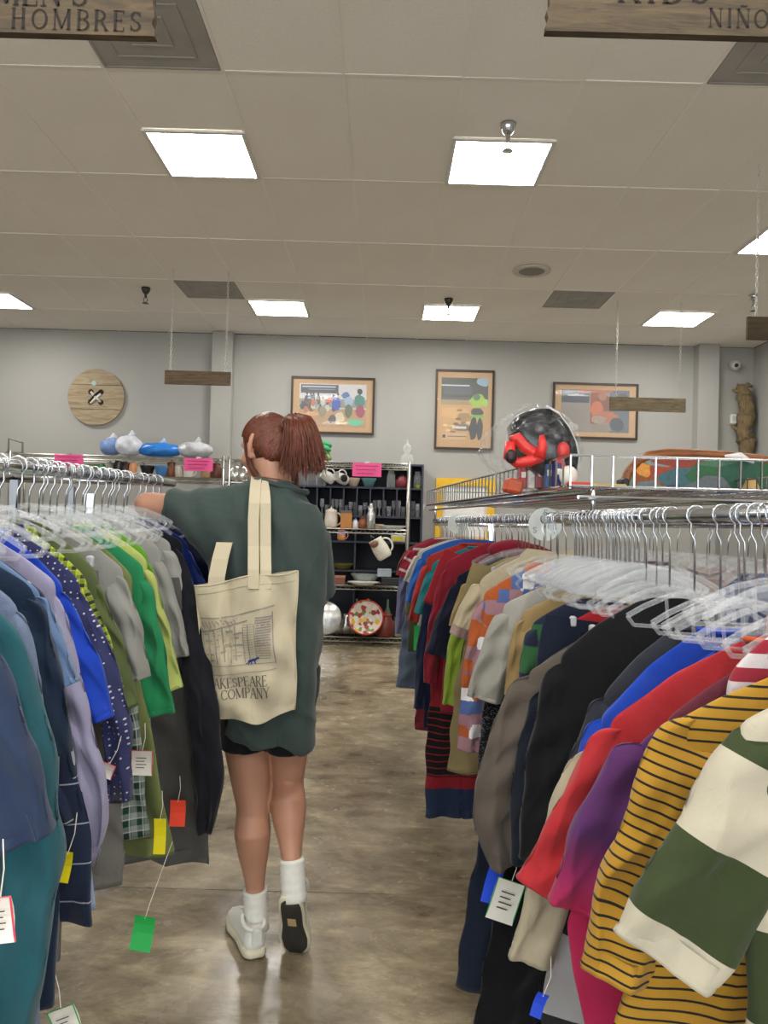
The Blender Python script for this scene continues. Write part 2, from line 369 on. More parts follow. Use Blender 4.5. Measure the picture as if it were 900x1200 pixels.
# ceiling: deck, T-bar grid and lay-in tiles
ceil = struct(MB().box(((LW+RW)/2, (BW+FW)/2, CZ+.1), (RW-LW+.2, BW-FW+.2, .04)).obj('ceiling', plain('8a857c', .9)))
m, nt, b = newmat('ceiling_tile'); tc = N(nt, 'ShaderNodeTexCoord')
n1 = N(nt, 'ShaderNodeTexNoise', i_Scale=90.0, i_Detail=3.0); n2 = N(nt, 'ShaderNodeTexNoise', i_Scale=.7, i_Detail=4.0)
L(nt, tc.outputs['Object'], n1.inputs[0]); L(nt, tc.outputs['Object'], n2.inputs[0])
c1 = mixc(nt, n1.outputs[0], srgb('e8e3da'), srgb('f4f1ea'))
mrc = N(nt, 'ShaderNodeMapRange'); L(nt, n2.outputs[0], mrc.inputs[0]); mrc.inputs[1].default_value = .4; mrc.inputs[2].default_value = .75; mrc.inputs[4].default_value = .35
L(nt, mixc(nt, mrc.outputs[0], c1, srgb('dad3c8')), b.inputs['Base Color']); b.inputs['Roughness'].default_value = .95; b.inputs['Specular IOR Level'].default_value = .1
bump(nt, b, n1.outputs[0], .3, .004)
TILE = m
TBAR = plain('ece8df', .6, 0, .02); VENTG = plain('9c9892', .7, 0, .1, 4)
GX = [-.876+.61*k for k in range(-10, 9)]
GX = [LW]+[x for x in GX if x > LW+.05 and x < RW-.05]+[RW]
GY = [1.43, 2.65, 3.87, 5.08, 6.22, 7.32, 8.5, BW]
lamps = {}; special = {}
def cell(x): return min(range(len(GX)-1), key=lambda i: abs((GX[i]+GX[i+1])/2-x))
HALF = {}
for (x, r, h) in [(-1.2, 3, 0), (.65, 3, 0), (-1.2, 6-1, 1), (.65, 5, 1), (3.1, 5, 1), (-4.2, 5, 1), (3.1, 4, 0.5)]: pass
# (x, y0, y1, kind): two-foot cells that hold a lamp or an air diffuser
cells = [(-1.18, 4.47, 5.08, 'lamp', 'square ceiling light above the left side of the aisle, nearest and on the left'),
         (.65, 4.47, 5.08, 'lamp', 'square ceiling light with a chrome sprinkler hanging just in front of it'),
         (-1.18, 7.91, 8.5, 'lamp', 'small far ceiling light beside the grey vent, above the woman'),
         (.65, 7.91, 8.5, 'lamp', 'far ceiling light above the tall framed poster'),
         (3.09, 7.91, 8.5, 'lamp', 'far ceiling light above the hanging sign on the right'),
         (-4.23, 7.91, 8.5, 'lamp', 'far ceiling light at the left edge of the photo'),
         (3.09, 5.65, 6.22, 'lamp', 'ceiling light cut by the right edge, behind a hanging chain'),
         (-1.79, 7.32, 7.91, 'vent', 'grey square ceiling vent beside the far light on the left'),
         (1.87, 7.32, 7.91, 'vent', 'grey square ceiling vent between the far lights on the right'),
         (-1.18, 3.26, 3.87, 'vent', 'large grey ceiling diffuser above the men sign'),
         (1.87, 3.26, 3.87, 'vent', 'grey ceiling diffuser in the upper right corner')]
EM = emis('lamp_panel', (1, .97, .92), LAMP)
FR = plain('d8d6d0', .5)
def light(x, y0, y1, label):
    i = cell(x); x0, x1 = GX[i], GX[i+1]; cx, cy = (x0+x1)/2, (y0+y1)/2
    t = thing('ceiling_light', label, 'light', (cx, cy, CZ))
    MB().box((0, 0, .004), (x1-x0-.05, y1-y0-.05, .012)).obj('diffuser', EM, t)
    f = MB(); a, c = x1-x0, y1-y0
    for sx_, sy_, dx, dy in ((0, 1, a, .025), (0, -1, a, .025), (1, 0, .025, c-.05), (-1, 0, .025, c-.05)):
        f.box((sx_*(a/2-.0125), sy_*(c/2-.0125), 0), (dx, dy, .02))
    f.obj('frame', FR, t)
def vent(x, y0, y1, label):
    i = cell(x); x0, x1 = GX[i], GX[i+1]; cx, cy = (x0+x1)/2, (y0+y1)/2; a, c = x1-x0, y1-y0
    t = thing('ceiling_vent', label, 'vent', (cx, cy, CZ))
    MB().box((0, 0, .006), (a-.02, c-.02, .008)).obj('panel', VENTG, t)
    for k in range(3):
        s0 = .96-.3*k; f = MB()
        for sx_, sy_, dx, dy in ((0, 1, a*s0, .012), (0, -1, a*s0, .012), (1, 0, .012, c*s0-.024), (-1, 0, .012, c*s0-.024)): f.box((sx_*(a*s0/2-.006), sy_*(c*s0/2-.006), .0), (dx, dy, .006))
        f.obj('louvre', VENTG, t)
used = set()
for (x, y0, y1, k, lab) in cells:
    (light if k == 'lamp' else vent)(x, y0, y1, lab); used.add((cell(x), round(y0, 2)))
# lamps over the part of the shop behind the camera and out at the sides
for (x, y) in [(-1.18, 1.1), (.65, 1.1), (-1.18, -1.9), (.65, -1.9), (-4.23, 4.77), (3.09, 1.1), (-4.23, 1.1), (-4.23, -1.9), (3.09, -1.9)]:
    light(x, y-.3, y+.3, 'square ceiling light in the part of the shop beside or behind the view'); bpy.context
    o = [q for q in COL.objects if q.name.startswith('ceiling_light')][-1]; o['group'] = 'ceiling lights out of view'
for i in range(len(GX)-1):
    for j in range(len(GY)-1):
        x0, x1, y0, y1 = GX[i], GX[i+1], GY[j], GY[j+1]; spans = [(y0, y1)]
        for (x, a, c, k, _l) in cells+[(-4.23, 4.47, 5.07, 'l', '')]:
            if cell(x) == i and a >= y0-.01 and c <= y1+.02:
                spans = [(p, q) for p, q in ((y0, a), (c, y1)) if q-p > .1]
        for (p, q) in spans:
            dz = random.uniform(0, .004)
            o = MB().box((0, 0, 0), (x1-x0-.008, q-p-.008, .016), rx=random.uniform(-.004, .004), ry=random.uniform(-.004, .004)).obj('ceiling_tile', TILE, ceil, loc=((x0+x1)/2, (p+q)/2, CZ+.012+dz*.5))
MB().box(((LW+RW)/2, (FW+1.43)/2, CZ+.03), (RW-LW, 1.43-FW-.03, .02)).obj('ceiling_board', TILE, ceil)
tb = MB()
for x in GX[1:-1]: tb.box((x, (1.43+BW)/2, CZ+.004), (.017, BW-1.43, .006))
for y in GY[:-1]: tb.box(((LW+RW)/2, y, CZ+.003), (RW-LW, .017, .005))
tb.obj('ceiling_grid', TBAR, ceil)
# sprinklers, speaker, camera
def sprinkler(px, py, Y, label, dark=False):
    c = P(px, py, Y); t = thing('sprinkler', label, 'sprinkler', (c.x, Y, CZ)); mt = plain('4c4a46', .4, .8) if dark else CHROME
    MB().lathe([(.045, .0), (.043, -.02), (.03, -.05), (.018, -.062)], 16).obj('escutcheon', mt, t, True)
    MB().tube([(0, 0, -.05), (0, 0, -.1)], .012).tube([(-.012, 0, -.1), (-.02, 0, -.125), (0, 0, -.15), (.02, 0, -.125), (.012, 0, -.1)], .004).lathe([(.001, -.15), (.03, -.152), (.032, -.156), (.001, -.158)], 12).obj('head', mt, t)
sprinkler(596, 128, 4.3, 'chrome fire sprinkler hanging in front of the nearest right light')
sprinkler(526, 348, 7.7, 'small dark sprinkler above the far middle ceiling light', True)
sprinkler(171, 338, 7.6, 'dark sprinkler left of the far grey vent on the left', True)
sprinkler(883, 352, 7.3, 'sprinkler by the short hanging sign at the right edge')
c = P(623, 318, 6.77); t = thing('ceiling_speaker', 'round white ceiling speaker between the near and far lights', 'speaker', (c.x, 6.77, CZ))
MB().lathe([(.165, 0), (.165, -.012), (.15, -.016), (.13, -.012)], 28).obj('rim', plain('c9c3b8', .6), t, True)
MB().lathe([(.001, -.014), (.105, -.014), (.13, -.008)], 28).obj('grille', plain('85807a', .7), t, True)
# hanging wooden signs
SIGNW = wood('sign_wood', '3f3124', '77634b', 5); INK = plain('1d1714', .9)
SIGNN = wood('old_shaded_sign_wood', '2b231a', '5f5039', 4, .85)  # backlit shade of the near signs put into darker wood colours
def chain(top, bot, parent, name='chain'):
    b_ = MB(); Lc = (top-bot).length; n = int(Lc/.03)
    for k in range(n):
        z = bot.z+(k+.5)*Lc/n; a = (k % 2)*PI/2
        pts = [(bot.x+math.cos(q)*.008*math.cos(a), bot.y+math.cos(q)*.008*math.sin(a), z+math.sin(q)*.02) for q in [2*PI*i/8 for i in range(8)]]
        b_.tube(pts, .0028, 4, closed=True)
    return b_.obj(name, plain('d6d4ce', .35, .6), parent)
def sign(x0, x1, z0, h, Y, label, lines=(), mat=None, rough_end=False, dz=0):
    cx = (x0+x1)/2; W = x1-x0; t = thing('hanging_sign', label, 'sign', (cx, Y, z0)); n = 14
    rnd = random.Random(int(cx*100)+5)
    if rough_end:
        pl = [(-W/2+rnd.uniform(0, .004), 0)]+[(-W/2+rnd.uniform(0, .01), h*k/n) for k in range(1, n)]+[(-W/2, h), (W/2, h)]+[(W/2-rnd.uniform(0, .014), h-h*k/n) for k in range(1, n)]+[(W/2, 0)]
    else: pl = [(-W/2, 0), (-W/2, h), (W/2, h), (W/2, 0)]
    MB().prism(pl, -.012, .012).obj('board', mat or SIGNW, t)
    for (txt, hh, xx, zz, tr_) in lines:
        q, wd = text_quads(txt, hh, tr_); b_ = MB()
        for p in q: b_.add([(xx+a, -.0135, zz+c) for a, c in p], [(0, 1, 2, 3)])
        b_.obj('lettering', INK, t)
    for sx_ in (-1, 1): chain(Vector((sx_*W*.42, 0, CZ-z0)), Vector((sx_*W*.42, 0, h)), t)
    return t
px = 1.89/900
a = P(183, 46, 1.89); s1 = sign(a.x-1.0, a.x, a.z, .225, 1.89, 'large wooden hanging sign reading MENS HOMBRES, upper left', rough_end=True,
     lines=[("MEN'S", .068, .1, .068, .03), ('HOMBRES', .05, .143, .010, .2)], mat=SIGNN)
a = P(638, 37, 1.89); sign(a.x, a.x+1.0, a.z-.005, .225, 1.89, 'large wooden hanging sign reading KIDS NIÑOS, upper right', rough_end=True,
     lines=[('KIDS', .08, -.328, .076, .12), ('NIÑOS', .046, -.1, .02, .13)], mat=SIGNN)
a = P(193, 450, 7.0); b_ = P(270, 453, 7.0); sign(a.x, b_.x, a.z, .125, 7.0, 'small brown wooden sign hanging on chains left of the wall column')
a = P(714, 481, 7.6); b_ = P(803, 484, 7.6); sign(a.x, b_.x, a.z, .135, 7.6, 'small two-board wooden sign hanging over the right-hand poster', mat=wood('sign_wood_light', '4e4536', '8c7d60', 6))
a = P(875, 398, 4.7); sign(a.x, a.x+.7, a.z, .14, 4.7, 'wooden sign on a chain cut off at the right edge', mat=SIGNN)
# the big wooden button on the wall
c = P(114, 466, BW); t = thing('button_wall_decoration', 'round wooden plank disc on the wall, shaped like a giant button', 'wall decoration', (c.x, BW, c.z))
R0 = .345; BWD = wood('pale_planks', '7d6b52', 'b8a88a', 3)
for (z0, z1) in ((-R0, -.152), (-.146, .146), (.152, R0)):
    pts = []
    for k in range(25):
        z = z0+(z1-z0)*k/24; pts.append((-math.sqrt(max(0, R0*R0-z*z)), z))
    for k in range(24, -1, -1):
        z = z0+(z1-z0)*k/24; pts.append((math.sqrt(max(0, R0*R0-z*z)), z))
    MB().prism(pts, -.045, -.012).obj('plank', BWD, t)
MB().lathe([(.31, 0), (.31, .012)], 32, M=Matrix.Rotation(PI/2, 3, 'X')).obj('backing', plain('5a4a38', .9), t)
for sx_ in (-.062, .062):
    for sz_ in (-.062, .062):
        MB().lathe([(.034, 0), (.034, .004)], 14, c=(sx_, -.0455, sz_), M=Matrix.Rotation(PI/2, 3, 'X')).obj('button_hole', plain('3a2418', .9), t)
for k, (s_, mt) in enumerate(((1, plain('e8e6e2', .8)), (-1, plain('d9d6d0', .8)), (1, plain('1c1a19', .8)))):
    o_ = (k-1)*.02
    MB().tube([(-.06, -.048, -.06*s_+o_), (0, -.066-k*.004, o_), (.06, -.048, .06*s_+o_)], .015, 8).obj('cord', mt, t, True)
MB().lathe([(.03, 0), (.03, .002)], 14, c=(-.03, -.0455, .17), sy=1, M=Matrix.Rotation(PI/2, 3, 'X')).obj('paint_patch', plain('9fc0c0', .8), t)
# framed posters
CORK = plain('c79f6c', .85, 0, .08, 60); FRM = plain('3c2c20', .5); PANE = glassy('poster_glass', clear=.93, rough=.02)
def poster(px0, py0, px1, py1, label, patches, mx_=.1, mt_=.12, mb_=.12):
    a = P(px0, py0, BW); b_ = P(px1, py1, BW); cx, cz = (a.x+b_.x)/2, (a.z+b_.z)/2
    W, H = abs(b_.x-a.x), abs(a.z-b_.z)
    t = thing('framed_poster', label, 'picture', (cx, BW, cz))
    for (s_, d_) in (((0, 1), (W, .025)), ((0, -1), (W, .025)), ((1, 0), (.025, H-.05)), ((-1, 0), (.025, H-.05))):
        MB().box((s_[0]*(W/2-.0125), -.02, s_[1]*(H/2-.0125)), (d_[0], .035, d_[1])).obj('frame_rail', FRM, t)
    MB().box((0, -.008, 0), (W-.04, .012, H-.04)).obj('mat_board', CORK, t)
    w_, h_ = W*(1-2*mx_), H*(1-mt_-mb_); oz = H*(mb_-mt_)/2; b2 = MB(); y = -.0155
    b2.add([(-w_/2, y, -h_/2+oz), (w_/2, y, -h_/2+oz), (w_/2, y, h_/2+oz), (-w_/2, y, h_/2+oz)], [(0, 1, 2, 3)], col=patches[0])
    for k, (kd, u, v, a_, c_, col) in enumerate(patches[1:]):
        y -= .00004; X = (u-.5)*w_; Z = (v-.5)*h_+oz
        if kd == 'r': pts = [(-a_/2, -c_/2), (a_/2, -c_/2), (a_/2, c_/2), (-a_/2, c_/2)]
        else: pts = [(math.cos(2*PI*i/12)*a_/2*(1+.15*math.sin(3*i+k)), math.sin(2*PI*i/12)*c_/2*(1+.12*math.cos(5*i+k))) for i in range(12)]
        pp = [(min(w_/2, max(-w_/2, X+p*w_)), y, min(h_/2+oz, max(-h_/2+oz, Z+q*h_))) for p, q in pts]
        b2.add(pp, [tuple(range(len(pp)))], col=col)
    b2.obj('print', colmat('poster_print'), t, cols=True)
    MB().box((0, -.03, 0), (W-.05, .002, H-.05)).obj('glass_pane', PANE, t)
def rgb(h): return tuple(int(h[i:i+2], 16)/255 for i in (0, 2, 4))
rp = random.Random(4)
crowd = [rgb('cfcdd0'), ('r', .5, .2, 1, .45, rgb('b58f68')), ('r', .5, .55, 1, .2, rgb('8d9088')), ('r', .3, .88, .56, .2, rgb('3f4453')), ('r', .29, .93, .5, .035, rgb('b9bbc4')), ('r', .33, .87, .4, .025, rgb('7b7f8c'))]
for k in range(26):
    u = .04+.6*rp.random(); v = .38+.3*rp.random(); cc = rp.choice(['5c4638', '7c4a3a', '8f8f8a', 'b86a44', '2f3a4c', 'c9c2b2', '6d5a48', 'a3a8ac'])
    crowd.append(('e', u, v, .07, .16, rgb(cc))); crowd.append(('e', u, v+.1, .03, .06, rgb('3a2a22')))
crowd += [('e', .55, .55, .13, .34, rgb('2f52b0')), ('e', .45, .62, .08, .14, rgb('d2502e')), ('e', .69, .74, .12, .16, rgb('3f6fa8')), ('e', .74, .6, .14, .22, rgb('9fb4cc')), ('e', .74, .38, .12, .3, rgb('5a6440')),
    ('e', .9, .62, .16, .3, rgb('2f8074')), ('e', .9, .84, .08, .14, rgb('2c2a34')), ('e', .91, .38, .13, .32, rgb('a23550')), ('e', .6, .2, .16, .3, rgb('d8c8a8')), ('e', .5, .18, .12, .2, rgb('4c4642')), ('e', .35, .35, .12, .24, rgb('8c8468')), ('e', .84, .12, .26, .14, rgb('5cc79a')), ('e', .2, .3, .2, .1, rgb('d9a06a')), ('e', .68, .1, .14, .1, rgb('c9a070'))]
poster(342, 441, 438, 510, 'wide framed poster of a crowd of people, cork-coloured border, behind the ponytail', crowd)
worker = [rgb('c49a62'), ('r', .5, .82, 1, .4, rgb('3d4236')), ('e', .9, .95, .3, .16, rgb('8fb0c4')), ('r', .3, .88, .6, .02, rgb('d0d2d6')), ('r', .35, .8, .6, .12, rgb('4c5058')), ('r', .5, .62, 1, .09, rgb('a08a60')), ('r', .4, .67, .8, .035, rgb('4f5558')),
    ('e', .3, .45, .6, .18, rgb('d0a468')), ('e', .5, .38, .3, .16, rgb('a08050')), ('e', .45, .22, .4, .12, rgb('6f6a5c')), ('e', .78, .64, .34, .22, rgb('9fc23c')), ('e', .76, .7, .16, .1, rgb('55765a')), ('e', .95, .62, .16, .12, rgb('a8c850')),
    ('e', .77, .47, .26, .14, rgb('3d3436')), ('r', .78, .4, .28, .05, rgb('74b040')), ('e', .7, .2, .18, .36, rgb('2b2a33')), ('e', .84, .2, .14, .34, rgb('2d2c36')), ('r', .4, .22, .3, .035, rgb('d8d0c0')), ('r', .3, .08, .5, .1, rgb('cda87c')), ('r', .08, .08, .06, .05, rgb('2a2220')), ('r', .35, .08, .4, .015, rgb('6b5a48'))]
for k in range(14): worker.insert(12, ('e', .1+.5*rp.random(), .15+.35*rp.random(), .12, .04, rgb(rp.choice(['8a6c44', 'e0bc84', '6b563c', 'b58d58']))))
poster(511, 433, 577, 528, 'tall framed poster of a worker in a lime vest, behind the bagged toy', worker, .1, .1, .1)
woman_p = [rgb('8c8680'), ('r', .2, .84, .42, .3, rgb('3b4250')), ('r', .25, .86, .3, .03, rgb('b4bac4')), ('r', .2, .4, .4, .5, rgb('8d847c')), ('r', .5, .6, .14, .8, rgb('97482c')), ('r', .86, .5, .3, 1, rgb('5a6470')), ('r', .5, .97, .5, .07, rgb('b06040')),
    ('e', .15, .12, .22, .2, rgb('b8b2a8')), ('e', .62, .62, .24, .6, rgb('7c4230')), ('e', .6, .85, .12, .22, rgb('a4664a')), ('e', .52, .55, .2, .36, rgb('c8683c')), ('e', .66, .36, .4, .26, rgb('b4673c')), ('e', .56, .3, .24, .18, rgb('a08c7c')), ('e', .6, .1, .3, .22, rgb('8c8070')), ('e', .82, .2, .2, .34, rgb('3c4450')), ('e', .9, .8, .18, .3, rgb('4c4a50'))]
poster(648, 448, 746, 516, 'framed poster of a person in orange, partly behind the hanging sign', woman_p)
# yellow frame behind the right rack
Yf = BW-.02; a = P(511, 560, Yf); b_ = P(578, 640, Yf); t = thing('white_board', 'yellow framed white board on the back wall below the tall poster', 'board', ((a.x+b_.x)/2, Yf, (a.z+b_.z)/2)); W, H = b_.x-a.x, a.z-b_.z; YEL = plain('e8b820', .5)
for (s_, d_) in (((0, 1), (W, .09)), ((0, -1), (W, .09)), ((1, 0), (.09, H-.18)), ((-1, 0), (.09, H-.18))): MB().box((s_[0]*(W/2-.045), -.02, s_[1]*(H/2-.045)), (d_[0], .04, d_[1])).obj('frame_rail', YEL, t)
MB().box((0, -.005, 0), (W-.1, .01, H-.1)).obj('panel', plain('d8d6d2', .5), t); MB().box((0, -.014, 0), (W-.24, .008, H-.22)).obj('sheet', plain('e9e7e4', .5), t)
# driftwood, dome camera, sensor in the right corner
t = thing('driftwood_branch', 'knotted brown driftwood branch mounted in the right corner', 'wall decoration', tuple(P(874, 534, BW-.12))); z0 = t.location
BRK = wood('driftwood', '4a3a28', '94815f', 10, .9, 'Z')
def rel(px_, py_, Y=BW-.12): return P(px_, py_, Y)-z0
d = MB(); pts = [rel(*q) for q in ((873, 536), (876, 518), (871, 505), (875, 490), (873, 475), (872, 462), (868, 452))]
rr = [.07, .10, .085, .11, .08, .09, .05]
pts2 = []; r2 = []
for i in range(len(pts)-1):
    for k in range(4):
        f_ = k/4; pts2.append(pts[i].lerp(pts[i+1], f_)+Vector((random.uniform(-.015, .015), random.uniform(-.02, .02), 0))); r2.append((rr[i]*(1-f_)+rr[i+1]*f_)*random.uniform(.8, 1.15))
d.tube(pts2, r2, 12); d.obj('trunk', BRK, t, True)
for q, r_ in (([(870, 503), (862, 503), (856, 497)], .035), ([(873, 460), (864, 459), (858, 457)], .035), ([(872, 455), (877, 451), (882, 453)], .04), ([(875, 492), (880, 490), (884, 487)], .04), ([(868, 456), (866, 452), (864, 450)], .03), ([(877, 520), (881, 519), (884, 516)], .03)):
    MB().tube([rel(*k) for k in q], [r_, r_*.8, r_*.35], 8).obj('branch', BRK, t, True)
c = P(861, 427, BW-.05); t = thing('security_camera', 'small white dome security camera high in the right corner', 'camera', (c.x, BW, c.z))
MB().lathe([(.06, 0), (.06, .05), (.05, .06)], 16, M=Matrix.Rotation(PI/2, 3, 'X')).obj('mount', plain('c4c2bd', .5), t, True); MB().ell((-.01, -.09, -.02), (.065, .065, .065)).obj('dome', plain('bdbbb8', .4), t, True); MB().ell((-.02, -.14, -.03), (.025, .025, .025)).obj('lens', plain('2a2a2c', .2), t, True)
c = P(858, 492, BW); t = thing('motion_sensor', 'small white wall sensor left of the driftwood', 'sensor', (c.x, BW, c.z))
MB().box((0, -.03, 0), (.08, .06, .13), bev=.015).obj('casing', plain('e2e0db', .4), t); MB().box((0, -.062, .01), (.045, .006, .06), bev=.002).obj('lens', plain('c8c6c2', .3), t)
# ============================================================ SHELVES ALONG THE BACK WALL
YS = 8.62; YB = 9.05
def wire_unit(x0, x1, zs, label, y0=YS, dep=.36):
    t = thing('wire_shelving', label, 'shelf', ((x0+x1)/2, y0, 0)); hw = (x1-x0)/2; top = max(zs)+.03
    for sx_ in (-1, 1):
        for yy in (0, dep):
            b_ = MB().tube([(sx_*hw, yy, 0), (sx_*hw, yy, top)], .014, 8)
            for k in range(int(top/.1)): b_.tube([(sx_*hw, yy, .05+k*.1), (sx_*hw, yy, .056+k*.1)], .0155, 8)
            b_.obj('post', STEEL, t, True)
    for z in zs:
        b_ = MB()
        for yy in (0, dep):
            b_.tube([(-hw, yy, z), (hw, yy, z)], .005, 5); b_.tube([(-hw, yy, z-.045), (hw, yy, z-.045)], .005, 5)
            n = int((x1-x0)/.05); b_.tube([(-hw+(x1-x0)*k/n, yy, z-.045*(k % 2)) for k in range(n+1)], .0035, 4)
        for sx_ in (-1, 1): b_.tube([(sx_*hw, 0, z), (sx_*hw, dep, z)], .005, 5)
        n = int((x1-x0)/.03)
        for k in range(n+1): b_.tube([(-hw+(x1-x0)*k/n, 0, z), (-hw+(x1-x0)*k/n, dep, z)], .0022, 3, caps=False)
        b_.obj('wire_shelf', STEEL, t)
    return t
xA0, xA1 = P(12, 540, YS).x, P(262, 540, YS).x; xB0, xB1 = P(269, 540, YS).x, P(480, 540, YS).x
ZT, Z2, Z3, Z4 = P(450, 543, YS).z, P(450, 621, YS).z, P(450, 687, YS).z, P(450, 748, YS).z
ZM = P(450, 566, YS).z
wire_unit(xA0, xA1, [ZT, ZM, Z2, Z3, Z4], 'long wire shelving unit at the back wall, behind the left clothes rack')
wire_unit(xB0, xB1, [ZT, Z2, Z3, Z4], 'wire shelving unit with kitchenware beside the woman, in front of the cubby unit')
# dark cubby unit
SL = plain('353a48', .6, 0, .05, 8); SLB = plain('1c1f2a', .7)
x0, x1 = P(280, 600, YB).x, P(495.5, 600, YB).x; zt = P(450, 543, YB).z; dep = BW-.02-YB
t = thing('cubby_unit', 'dark slate cubby unit against the back wall behind the wire shelving', 'shelf', ((x0+x1)/2, YB, 0)); cx = (x0+x1)/2; CUB = t
MB().box((0, dep-.01, zt/2), (x1-x0, .015, zt)).obj('back_panel', SLB, t)
for x in (x0, x1): MB().box((x-cx+(.012 if x == x0 else -.012), dep/2, zt/2), (.024, dep-.02, zt)).obj('side_panel', SL, t)
zc1, zc2, zc3, zc4 = P(450, 572, YB).z, P(450, 606, YB).z, P(450, 636, YB).z, P(450, 670, YB).z
for z in (zt-.012, zc1, zc2, zc3, zc4, .08): MB().box((0, dep/2, z), (x1-x0-.05, dep-.02, .022)).obj('shelf_board', SL, t)
k = P(480.5, 590, YB).x-cx; MB().box((k, dep/2, zt/2), (.02, dep-.03, zt-.02)).obj('divider', SL, t)
for i in range(13):
    x = k-.157*(i+1)
    if x > x0-cx+.05: MB().box((x, dep/2, (zc1+zc2)/2), (.016, dep-.03, zc1-zc2-.022)).obj('divider', SL, t)
for px_ in (416, 350): MB().box((P(px_, 640, YB).x-cx, dep/2, (zc2+.08)/2), (.02, dep-.03, zc2-.08-.022)).obj('divider', SL, t)
# goods
def at(px_, Y, z): v = P(px_, 610, Y); return (v.x, Y, z)
def mug(px_, Y, z, c, h, label, name='mug', cat='mug', tilt=0, c2=None, group=None):
    t = thing(name, label, cat, at(px_, Y, z), group=group); r = h*.38; mt = plain(c, .25)
    b_ = MB().lathe([(r*.75, 0), (r*.95, h*.1), (r, h*.5), (r*.85, h*.93), (r*.9, h), (r*.82, h), (r*.78, h*.9), (r*.85, h*.5), (.001, h*.1)], 18).obj('body', mt, t, True)
    MB().tube([(r*.85+r*.75*math.sin(q), 0, h*.52+h*.34*math.cos(q)) for q in [PI*k/8 for k in range(9)]], h*.05, 6).obj('handle', plain(c2 or c, .25), t, True)
    if c2: MB().lathe([(r*.7, h*.96), (r*.88, h*1.02), (r*.3, h*1.1), (r*.12, h*1.12), (r*.1, h*1.22), (.001, h*1.22)], 16).obj('lid', plain(c2, .3), t, True)
    t.rotation_euler = (0, tilt, 0); return t
def jar(px_, Y, z, r, h, c, label, name='jar', cat='jar', lid=None, prof=None, group=None, mat=None):
    t = thing(name, label, cat, at(px_, Y, z), group=group); mt = mat or plain(c, .3)
    pr = prof or [(r*.8, 0), (r, h*.08), (r, h*.72), (r*.7, h*.88), (r*.72, h)]
    pr = [(a, b) for a, b in pr]
    MB().lathe(pr, 18).obj('body', mt, t, True)
    if lid: MB().lathe([(r*.76, h), (r*.78, h*1.06), (r*.3, h*1.1), (r*.18, h*1.2), (.001, h*1.2)], 16).obj('lid', plain(lid, .3), t, True)
    return t
def boxi(px_, Y, z, w_, d_, h_, c, label, c2=None, name='box', cat='box'):
    t = thing(name, label, cat, at(px_, Y, z)); MB().box((0, 0, h_/2), (w_, d_, h_), bev=.006).obj('body', plain(c, .4), t)
    if c2: MB().box((0, 0, h_+.008), (w_*1.02, d_*1.02, .016+h_*.1), bev=.004).obj('lid', plain(c2, .4), t)
    return t
def dish(px_, Y, z, r, h, c, label, name='dish', cat='dish', sy=1, rough=.3, metal=0):
    t = thing(name, label, cat, at(px_, Y, z))
    MB().lathe([(r*.5, 0), (r*.6, h*.1), (r*.95, h*.85), (r, h), (r*.94, h), (r*.55, h*.22), (.001, h*.2)], 24, sy=sy).obj('body', plain(c, rough, metal), t, True)
    MB().lathe([(r*.99, h*.96), (r*1.03, h), (r*.99, h*1.04), (r*.95, h)], 24, sy=sy).obj('rim', plain(c, rough, metal), t, True); return t
zc = zc1+.011; Yc = YB+.1
mug(390, Yc-.1, zc+.06, 'dcdad4', .17, 'white mug lying tipped with its handle up on the top cubby shelf, left one', 'mug', 'mug').rotation_euler = (0, -1.05, .3)
mug(405, Yc-.1, zc+.06, 'e4e2de', .17, 'white mug with a dark patch tipped beside another, on the top cubby shelf', 'mug', 'mug').rotation_euler = (.2, -1.25, .5); MB().ell((0, -.075, .1), (.045, .012, .05)).obj('dark_patch', plain('222226', .3), [o_ for o_ in COL.objects if o_.get('label', '').startswith('white mug with a dark')][0], True)
dish(413, Yc, zc, .08, .1, 'c9b7a0', 'beige bowl half behind the pink sign on the kitchenware shelf', 'bowl', 'bowl')
dish(431, Yc, zc, .09, .1, '5f8f95', 'teal bowl directly below the pink sign on the kitchenware shelf', 'bowl', 'bowl')
jar(457, Yc, zc, .05, .2, '', 'clear glass vase on the top cubby shelf, left of the dark red jar', 'vase', 'vase', mat=GLASS)
jar(470, Yc, zc, .075, .13, '7d2f38', 'dark red rounded jar on the top cubby shelf', 'jar', 'jar', lid='5a2028')
jar(488, Yc, zc, .045, .2, '', 'clear glass bottle above the lime cup, right-hand cubby', 'bottle', 'bottle', mat=GLASS)
dish(489, Yc-.03, zc, .035, .035, 'c3d92e', 'tiny lime-green cup in the right-hand cubby', 'cup', 'cup')
for i, px_ in enumerate((352, 364, 375)): jar(px_, Yc, zc, .06, .17, '', 'clear glass jar on the top cubby shelf beside the neck of the woman', 'jar', 'jar', mat=GLASS, group='glass jars beside the neck')
# rows of tumblers in the narrow cubbies
for i in range(22):
    px_ = 377+5.6*i
    if abs((px_-480)) < 2: px_ += 2
    t = thing('tumbler', 'clear glass tumbler standing in the narrow dark cubbies', 'glass', at(px_, Yc+.06*(i % 2), zc2+.011), group='tumblers in the cubbies')
    h = random.choice((.12, .16, .19)); MB().lathe([(.02, 0), (.022, .01), (.008, .02) if i % 3 == 0 else (.023, .02), (.008, h*.4) if i % 3 == 0 else (.025, h*.4), (.028, h*.6), (.026, h), (.024, h), (.02, h*.5)], 12).obj('glass', GLASS, t, True)
Yw = YS+.14; z = Z2+.004
mug(388, Yw, z, 'd9cfc0', .2, 'cream teapot with a lid on the middle wire shelf, next to the woman', 'teapot', 'teapot', 0, 'cdbfae')
boxi(406, Yw, z, .13, .1, .18, 'b8792c', 'amber square canister with a grey lid on the middle wire shelf', '57554f', 'canister', 'canister')
